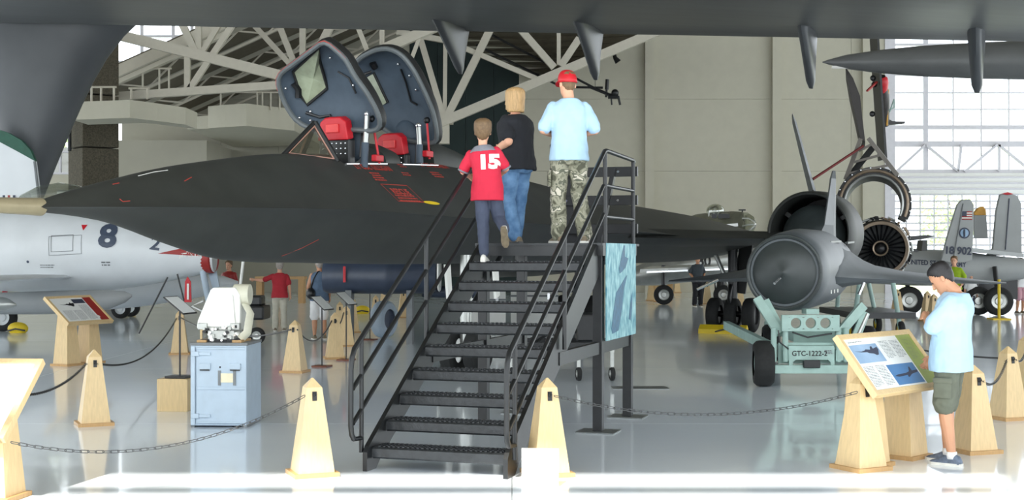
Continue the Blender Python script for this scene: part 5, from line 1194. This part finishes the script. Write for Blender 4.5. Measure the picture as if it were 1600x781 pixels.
class Person:
    """local frame: facing +y, right = +x; built for a 1.75 m adult and scaled"""
    def __init__(s, label, loc, rz, H=1.75, lean=(0, 0), vox=.006, joints=None, head=(0, 0, 0), girth=1.0, group=None, hs=1.06):
        s.k = H/1.75; s.vox = vox; s.t = thing('person', label, 'person', loc, math.radians(rz), group)
        s.lean = lean; s.g = girth; s.hd = head; s.hs = hs
        J = dict(shL=(-.165, 0, 1.395), shR=(.165, 0, 1.395), elL=(-.25, -.04, 1.13), elR=(.25, -.04, 1.13), wrL=(-.25, .08, .88), wrR=(.25, .08, .88),
                 hipL=(-.09, 0, .92), hipR=(.09, 0, .92), knL=(-.10, .03, .50), knR=(.10, .03, .50), anL=(-.11, -.02, .09), anR=(.11, -.02, .09),
                 ftL=(0, 1, 0), ftR=(0, 1, 0))
        J.update(joints or {}); s.J = {k: Vector(v) for k, v in J.items()}
        s.parts = []
    def bend(s, p):
        p = Vector(p); f = min(1, max(0, (p.z-.92)/.5)); f = f*f*(3-2*f)
        a, b = s.lean; o = Vector((0, 0, .95))
        q = p-o
        M = Matrix.Rotation(math.radians(-a)*f, 3, 'X') @ Matrix.Rotation(math.radians(b)*f, 3, 'Y')
        return o+M @ q if p.z > .92 else p
    def S(s, p): return Vector(p)*s.k
    def fin(s, mb, nm, m, remv=None, smooth=4, sharp=180, par=None):
        mb.v = [v*s.k for v in mb.v]; o = mb.build(nm, m, par or s.t, sharp=sharp)
        if remv: remesh(o, remv*s.k, smooth)
        return o
    def joint(s, n): return s.bend(s.J[n]) if n[:2] in ('sh', 'el', 'wr') else s.J[n]
    def torso(s, mb, rows, extra=0):
        rs = []
        for z, rx, ry, y0 in rows:
            rs.append([s.bend((s.g*(rx+extra)*math.copysign(abs(math.cos(a))**.85, math.cos(a)), y0+s.g*(ry+extra)*math.sin(a), z)) for a in [2*math.pi*i/24 for i in range(24)]])
        mb.rings(rs)
    def limb(s, mb, a, b, ra, rb, mid=None, n=12):
        a, b = Vector(a), Vector(b); pts = []; R = []
        for f in (0, .25, .5, .75, 1):
            pts.append(a.lerp(b, f)); R.append(ra+(rb-ra)*f+(mid or 0)*math.sin(math.pi*f))
        mb.cap_tube(pts, R, n)
    def hand(s, mb, sd, curl=.5, d=None):
        w_, e = s.joint('wr'+sd), s.joint('el'+sd); d = Vector(d).normalized() if d else (w_-e).normalized()
        sg = -1 if sd == 'L' else 1
        inn = Vector((-sg, .2, 0)); inn = (inn-d*inn.dot(d)).normalized(); ac = d.cross(inn)   # palm faces the body
        if ac.y < 0: ac = -ac                          # thumb side forward
        mb.tube([w_-d*.01, w_+d*.03, w_+d*.07, w_+d*.095], [(.024, .024), (.02, .036), (.017, .042), (.014, .038)], 10) if False else mb.cap_tube([w_, w_+d*.03, w_+d*.075], [.026, .03, .028], 10)
        for i, L in enumerate((.075, .085, .08, .062)):
            o = (1.5-i)*.021; b0 = w_+d*.07+ac*o; c1 = b0+d*L*.45+inn*(.25*curl*L); c2 = c1+(d*(1-curl*.6)+inn*curl).normalized()*L*.32; c3 = c2+(d*(1-curl*1.1)+inn*curl*1.3).normalized()*L*.28
            mb.cap_tube([b0-d*.02, c1, c2, c3], [.0105, .0098, .0088, .0075], 8)
        b0 = w_+d*.02+ac*.028; mb.cap_tube([b0, b0+d*.03+ac*.022+inn*.008, b0+d*.058+ac*.024+inn*.02], [.013, .011, .009], 8)
    def headpts(s):
        o = s.bend((0, .0, 1.47)); R = rotm(-s.lean[0]*.7, 0, 0) @ rotm(*s.hd); return o, R
    def skin(s, m, bare_arm=(0, 1), legs=None, hands=('L', 'R'), curl=.5, hd=None):
        mb = MB(); o, R = s.headpts(); hd = hd or {}
        hs = s.hs; H_ = lambda x, y, z: o+R @ (Vector((x, y, z))*hs)
        mb.cap_tube([o+Vector((0, -.01, -.08)), o+R @ Vector((0, -.005, .02)), H_(0, .012, .10)], [.066, .056, .058], 14)
        # skull and jaw: (height above neck base, front, back, half width)
        sec = SKULL
        rs = []
        for z, yf, yb, hw in sec:
            cy, ry = (yf+yb)/2, (yf-yb)/2; rs.append([H_(hw*math.copysign(abs(math.cos(a))**.9, math.cos(a)), cy+ry*math.sin(a), z) for a in [2*math.pi*i/24 for i in range(24)]])
        mb.rings(rs)
        mb.cap_tube([H_(0, .098, .165), H_(0, .112, .135), H_(0, .116, .122)], [.009, .012, .013], 8)       # nose
        mb.ell(H_(0, .103, .088), (.022, .009, .007), 10, 6, R); mb.ell(H_(0, .101, .076), (.02, .009, .007), 10, 6, R)
        mb.ell(H_(0, .098, .055), (.022, .014, .014), 10, 6, R)
        for sg in (-1, 1):
            mb.ell(H_(sg*.077, .0, .145), (.010, .019, .031), 10, 8, R @ rotm(12, 0, sg*-18)); mb.ell(H_(sg*.03, .093, .178), (.022, .008, .006), 8, 6, R)
        for sd in ('L', 'R'):
            a, e, w_ = s.joint('sh'+sd), s.joint('el'+sd), s.joint('wr'+sd)
            s.limb(mb, a, e, .048*s.g, .040*s.g, .004); s.limb(mb, e, w_, .040*s.g, .025, .006)
            if sd in hands: s.hand(mb, sd, curl, hd.get(sd))
            if legs:
                k, an = s.J['kn'+sd], s.J['an'+sd]
                s.limb(mb, s.J['hip'+sd].lerp(k, .3), k, .075*s.g, .054, .004); s.limb(mb, k, k.lerp(an, .45), .053, .056, .006); s.limb(mb, k.lerp(an, .45), an, .056, .036, 0)
        s.torso(mb, [(1.36, .15, .08, 0), (1.44, .13, .07, 0), (1.48, .07, .06, -.005)])
        s.body = s.fin(mb, 'body', m, s.vox, 3); s.body.modifiers['smooth'].iterations = 2
        for sg in (-1, 1):
            e = MB(); e.ell(H_(sg*.031, .092, .160), (.013, .008, .008), 10, 6, R); s.fin(e, 'eye', 'eye', par=s.body)
    def shirt(s, m, hem=.86, sleeve=.75, loose=.012, nm='shirt', sm=None):
        mb = MB()
        s.torso(mb, [(hem, .192, .142, 0), (hem+.03, .194, .144, 0), (.98, .18, .135, 0), (1.08, .165, .122, .0), (1.2, .165, .12, .0), (1.32, .18, .125, .0), (1.39, .178, .112, 0), (1.43, .135, .092, -.005), (1.475, .075, .07, -.008)], loose)
        for sd in ('L', 'R'):
            if sleeve <= 0: break
            a, e, w_ = s.joint('sh'+sd), s.joint('el'+sd), s.joint('wr'+sd)
            if sleeve <= 1: s.limb(mb, a, a.lerp(e, sleeve), .058*s.g+loose*.2, .060*s.g+loose*.9)
            else: s.limb(mb, a, e, .062, .052); s.limb(mb, e, e.lerp(w_, sleeve-1), .052, .042)
        o = s.fin(mb, nm, m, max(.009, s.vox*1.3), 5); folds(o, .02*s.k, .11); s.sh = o
        return o
    def trousers(s, m, end=1.0, loose=.008, nm='trousers', hemr=.07):
        mb = MB(); s.torso(mb, [(.80, .10, .10, 0), (.84, .165, .118, -.005), (.90, .178, .125, -.008), (.95, .155, .105, 0), (1.0, .13, .09, 0)], loose)
        for sd in ('L', 'R'):
            h, k, an = s.J['hip'+sd], s.J['kn'+sd], s.J['an'+sd]
            if end > .5:
                s.limb(mb, h, k, .092*s.g+loose, .068+loose); f = (end-.5)*2; s.limb(mb, k, k.lerp(an, f), .068+loose, hemr, .0)
            else: s.limb(mb, h, h.lerp(k, end*2), .095*s.g+loose, hemr)
        o = s.fin(mb, nm, m, max(.009, s.vox*1.3), 4); folds(o, .022*s.k, .09); s.tr = o
        return o
    def skirt_shorts(s, m, end=.42, hemr=.10): return s.trousers(m, end, .012, 'shorts', hemr)
    def shoe(s, sd, m, sole='shoewhite', pitch=0, sandal=False):
        an = s.J['an'+sd]; f = s.J['ft'+sd].normalized(); yaw = math.degrees(math.atan2(-f.x, f.y)); R = rotm(pitch, 0, yaw)
        P = lambda x, y, z: an+R @ Vector((x, y, z-.09))
        rs = []
        for y, hw, z1 in ((-.085, .028, .055), (-.07, .036, .085), (-.03, .038, .105), (.03, .038, .095), (.08, .043, .07), (.13, .046, .052), (.17, .038, .042), (.19, .02, .03)):
            rs.append([P(hw*math.cos(a), y, .018+(z1-.018)*max(0, math.sin(a))**.7) for a in [math.pi*i/12 for i in range(13)]])
        mb = MB(); mb.rings(rs); o = s.fin(mb, 'shoe', m, sharp=60)
        sol = MB(); sol.prism([P(x, y, 0) for x, y in ((-.03, -.09), (.03, -.09), (.042, -.03), (.04, .03), (.05, .1), (.045, .165), (.02, .2), (-.02, .2), (-.045, .165), (-.05, .1), (-.04, .03), (-.042, -.03))], R @ Vector((0, 0, .024)))
        s.fin(sol, 'sole', sole, sharp=30, par=o); return o
    def hair(s, m, style='short', th=.012):
        o, R = s.headpts(); mb = MB(); rs = []; n = 36; hs = s.hs
        def skull(z):
            return interp([(q[0], q[1]) for q in SKULL], z), interp([(q[0], q[2]) for q in SKULL], z), interp([(q[0], q[3]) for q in SKULL], z)
        lo = {'short': .06, 'bob': .035, 'long': -.08}[style]
        zz = [lo+(.272-lo)*j/18 for j in range(19)]+[.279, .283]
        for z in zz:
            yf, yb, hw = skull(max(z, .12 if style != 'short' else z)); top = z > .272
            cy, ry = (yf+yb)/2, (yf-yb)/2; ring = []
            for i in range(n):
                a = 2*math.pi*i/n; ca, sa = math.cos(a), math.sin(a)
                front = max(0, sa); zl = .185+.05*front-.115*max(0, -sa)-.03*(1-abs(sa))
                if style in ('bob', 'long'): zl = .22*min(1, front*1.6)**1.5+(lo-.01)*(1-min(1, front*1.6)**1.5)
                e = th if z >= zl else -.02
                if style in ('bob', 'long') and z < .17 and z >= zl: e = th+.014*math.sin(math.pi*min(1, (.17-z)/.16))
                x = (hw+e)*math.copysign(abs(ca)**.9, ca); y = cy+(ry+e)*sa
                ring.append(o+R @ (Vector((x, y, z+(th*.9 if z > .2 and e > 0 else 0)))*hs))
            rs.append(ring)
        mb.rings(rs); o_ = s.fin(mb, 'hair', m, sharp=180, par=s.body)
        folds(o_, .008, .02); return o_
    def cap(s, m):
        o, R = s.headpts(); mb = MB(); rs = []
        for j in range(9):
            t = math.pi/2*j/8; c_, s_ = max(.02, math.cos(t))**.72, math.sin(t)**.9; rs.append([o+R @ (Vector((.092*c_*math.cos(a), .006+.112*c_*math.sin(a), .172+.128*s_+.02*c_*math.sin(a)))*s.hs) for a in [2*math.pi*i/28 for i in range(28)]])
        mb.rings(rs); c = s.fin(mb, 'cap', m, par=s.body)
        br = MB(); P = [Vector((.085*math.cos(a), .06+.14*math.sin(a), .188-.012*math.sin(a))) for a in np.linspace(0, math.pi, 13)]
        br.prism([o+R @ (p*s.hs) for p in P], R @ Vector((0, 0, .008))); s.fin(br, 'brim', m, par=c, sharp=40)

def on_body(shirt, mb, d, off):
    bpy.context.view_layer.update(); ev = shirt.evaluated_get(bpy.context.evaluated_depsgraph_get()); me = ev.to_mesh()
    b = BVHTree.FromPolygons([v.co.copy() for v in me.vertices], [tuple(p.vertices) for p in me.polygons]); ev.to_mesh_clear()
    return wrap(mb, b, d, off, .03)

# boy on the upper treads
px = SO+SU*2.57+SWd*(-.44)
P_ = Person('boy in red number 15 shirt climbing the stair', (px.x, px.y, RISE*9), -8, 1.40, (4, -7), .0055, dict(
    elL=(-.31, .05, 1.18), wrL=(-.27, .28, 1.12), elR=(.24, .1, 1.18), wrR=(.16, .3, 1.15), hipL=(-.08, 0, .92), knL=(-.06, .03, .5), anL=(-.04, -.02, .09),
    knR=(.13, .12, .56), anR=(.26, -.18, .40), ftR=(.1, 1, 0)), head=(8, 0, 6), girth=1.02, hs=1.24)
P_.skin('skin'); P_.hair('hairbrown', 'short', .016); sh_ = P_.shirt('redshirt', .78, .8, .016); P_.trousers('navypants', .98, .014, hemr=.062)
P_.shoe('L', 'shoewhite'); P_.shoe('R', 'shoewhite', 'shoebrown', -62)
k = P_.k
num = place2d(text_mb('15', .19, 1.15, 1.0, .012), Vector((.035, -.5, 1.26))*k, (1, 0, .06), (-.06, 0, 1)); on_body(sh_, num, (0, 1, 0), .004).build('shirt_number', 'white', sh_, sharp=0)
yk = MB(); P_.torso(yk, [(1.40, .165, .105, 0), (1.44, .13, .09, -.004), (1.485, .078, .07, -.008)], .024); P_.fin(yk, 'grey_yoke', 'greyknit', .009, 3, par=sh_)
for sd in 'LR':
    a, e = P_.joint('sh'+sd), P_.joint('el'+sd); c_ = MB(); d = (e-a).normalized(); c_.cyl(a.lerp(e, .93), a.lerp(e, 1.02), .073, n=16); P_.fin(c_, 'cuff', 'greyknit', par=sh_)
# woman
q = SO+SU*3.42+SWd*(-.34)
P_ = Person('woman in black top and blue jeans touching the boy', (q.x-.06, q.y, 1.93), 48, 1.64, (2, 0), .006, dict(
    elL=(-.24, -.10, 1.15), wrL=(-.20, .16, 1.06), elR=(.23, .1, 1.16), wrR=(.12, .3, 1.12), knL=(-.09, .03, .5), anL=(-.08, -.05, .09), anR=(.10, .1, .09)), head=(2, 0, -6), girth=1.26)
P_.skin('skin', hands=('L', 'R')); P_.hair('hairblond', 'bob', .026); P_.shirt('blackshirt', .84, .7, .016); P_.trousers('jeans', 1.0, .008, 'jeans', .078); P_.shoe('L', 'shoebrown', 'black'); P_.shoe('R', 'shoebrown', 'black')
bag = MB(); P_.fin(bag.ell((.17, .05, .96), (.07, .1, .12), 14, 8), 'handbag', 'black')
# youth
q = SO+SU*3.12+SWd*(.27)
P_ = Person('teenager in red cap, pale blue shirt and camouflage trousers', (q.x, q.y, 1.93), 6, 1.78, (3, 0), .006, dict(
    elL=(-.27, -.02, 1.15), wrL=(-.14, .22, 1.13), elR=(.27, -.02, 1.15), wrR=(.12, .22, 1.13), knL=(-.11, .02, .5), anL=(-.11, -.04, .09), knR=(.11, .04, .5), anR=(.16, -.02, .09), ftL=(-.3, 1, 0), ftR=(.4, 1, 0)), head=(-6, 0, 16), girth=.97)
P_.skin('skin'); P_.hair('hairbrown', 'short', .003); P_.cap('red'); P_.shirt('tshirt', .84, .82, .022); tr__ = P_.trousers('camo', 1.0, .016, 'camouflage_trousers', .082); P_.shoe('L', 'shoebrown'); P_.shoe('R', 'shoebrown')
pk = MB(); pk.box(Vector((-.205, 0, .66)), (.03, .13, .17)); o_ = P_.fin(pk, 'cargo_pocket', 'camo', par=tr__); o_.modifiers.new('b', 'BEVEL').width = .012
# reading man
q = gnd(1480, 727)
P_ = Person('man in pale blue shirt and grey cargo shorts reading the panel', (q.x+.06, q.y+.08, 0), 58, 1.77, (-4, 0), .005, dict(
    elL=(-.21, .12, 1.16), wrL=(-.02, .22, 1.24), elR=(.24, .02, 1.14), wrR=(.17, .19, .90), knL=(-.10, .03, .49), anL=(-.10, -.03, .09), knR=(.10, .06, .49), anR=(.12, .06, .09), ftL=(.15, 1, 0), ftR=(.2, 1, 0)), head=(-40, 0, 4), girth=1.06)
P_.skin('skintan', legs=True); P_.hair('hairblack', 'short', .008); P_.shirt('tshirt', .80, .85, .026); s_ = P_.skirt_shorts('cargo', .47, .098); P_.shoe('L', 'shoeblue'); P_.shoe('R', 'shoeblue')
pk = MB(); pk.box(Vector((-.205, .02, .66)), (.025, .15, .16)); o_ = P_.fin(pk, 'cargo_pocket', 'cargo', par=s_); o_.modifiers.new('b', 'BEVEL').width = .01
pk = MB(); pk.box(Vector((-.208, .02, .73)), (.035, .16, .05)); o_ = P_.fin(pk, 'pocket_flap', 'cargo', par=s_); o_.modifiers.new('b', 'BEVEL').width = .01
for sd in 'LR':
    c_ = MB(); an = P_.J['an'+sd]; c_.cyl(an+Vector((0, 0, -.03)), an+Vector((0, .0, .03)), .043, n=14); P_.fin(c_, 'sock', 'whitecloth')
# visitors farther back
def visitor(label, px, yb, rz, H, shirt, legs, hairm, joints=None, bare=False, hairs='short', lean=(0, 0), sleeve=.75, head=(0, 0, 0), shorts=False, skin='skin', shoe='shoebrown', Y=None):
    q = gnd(px, yb)
    p = Person(label, q, rz, H, lean, .011, joints, head, 1.05); p.skin(skin, legs=shorts); p.hair(hairm, hairs, .014)
    p.shirt(shirt, .84, sleeve, .014)
    (p.skirt_shorts(legs, .5, .11) if shorts else p.trousers(legs, .98, .016, hemr=.085)); p.shoe('L', shoe); p.shoe('R', shoe); return p
visitor('woman in red top and cream trousers pointing left', 437, 517, 8, 1.62, 'redshirt2', 'khaki', 'hairgrey', dict(elL=(-.42, .05, 1.28), wrL=(-.64, .12, 1.3), elR=(.24, -.02, 1.15), wrR=(.26, .06, .9)))
p = visitor('person in blue vest and white shorts with shoulder bag', 499, 530, 20, 1.70, 'bluevest', 'whitecloth', 'hairgrey', dict(elL=(-.24, .02, 1.14), wrL=(-.2, .2, 1.0), elR=(.22, .0, 1.14), wrR=(.25, .12, .9)), shorts=True, sleeve=0, skin='skintan')
b_ = MB(); b_.ell((-.2, -.06, 1.0), (.10, .16, .13), 14, 8); P2 = b_; p.fin(P2, 'shoulder_bag', 'black'); st = MB(); st.tube([(-.2, -.06, 1.1), (-.16, -.12, 1.3), (-.05, -.1, 1.48), (.05, .0, 1.49), (-.02, .13, 1.35)], .015, 6); p.fin(st, 'bag_strap', 'black')
visitor('person in dark red top behind the white instrument', 358, 508, 160, 1.62, 'redprint', 'darkcloth', 'hairbrown', dict(elL=(-.26, .02, 1.16), wrL=(-.2, .16, 1.0), elR=(.26, .02, 1.16), wrR=(.2, .16, 1.0)), sleeve=1.2)
visitor('man in dark shirt and trousers standing under the far wing', 1090, 479, 190, 1.72, 'darkcloth', 'blackshirt', 'hairgrey', dict(elL=(-.26, -.05, 1.15), wrL=(-.15, .1, .95), elR=(.26, -.05, 1.15), wrR=(.15, .1, .95)), skin='skintan')
visitor('visitor in lime vest beside the army airplane', 1491, 500, 150, 1.72, 'lime', 'darkcloth', 'hairbrown', dict(elL=(-.3, 0, 1.15), wrL=(-.2, .1, .95)))
visitor('small child near the lime vest visitor', 1517, 492, 170, 1.18, 'whitecloth', 'navypants', 'hairbrown')
visitor('woman in white top and pink skirt at the right edge', 1594, 490, 200, 1.66, 'whitecloth', 'pinkcloth', 'hairbrown', hairs='bob', shorts=True, skin='skintan')
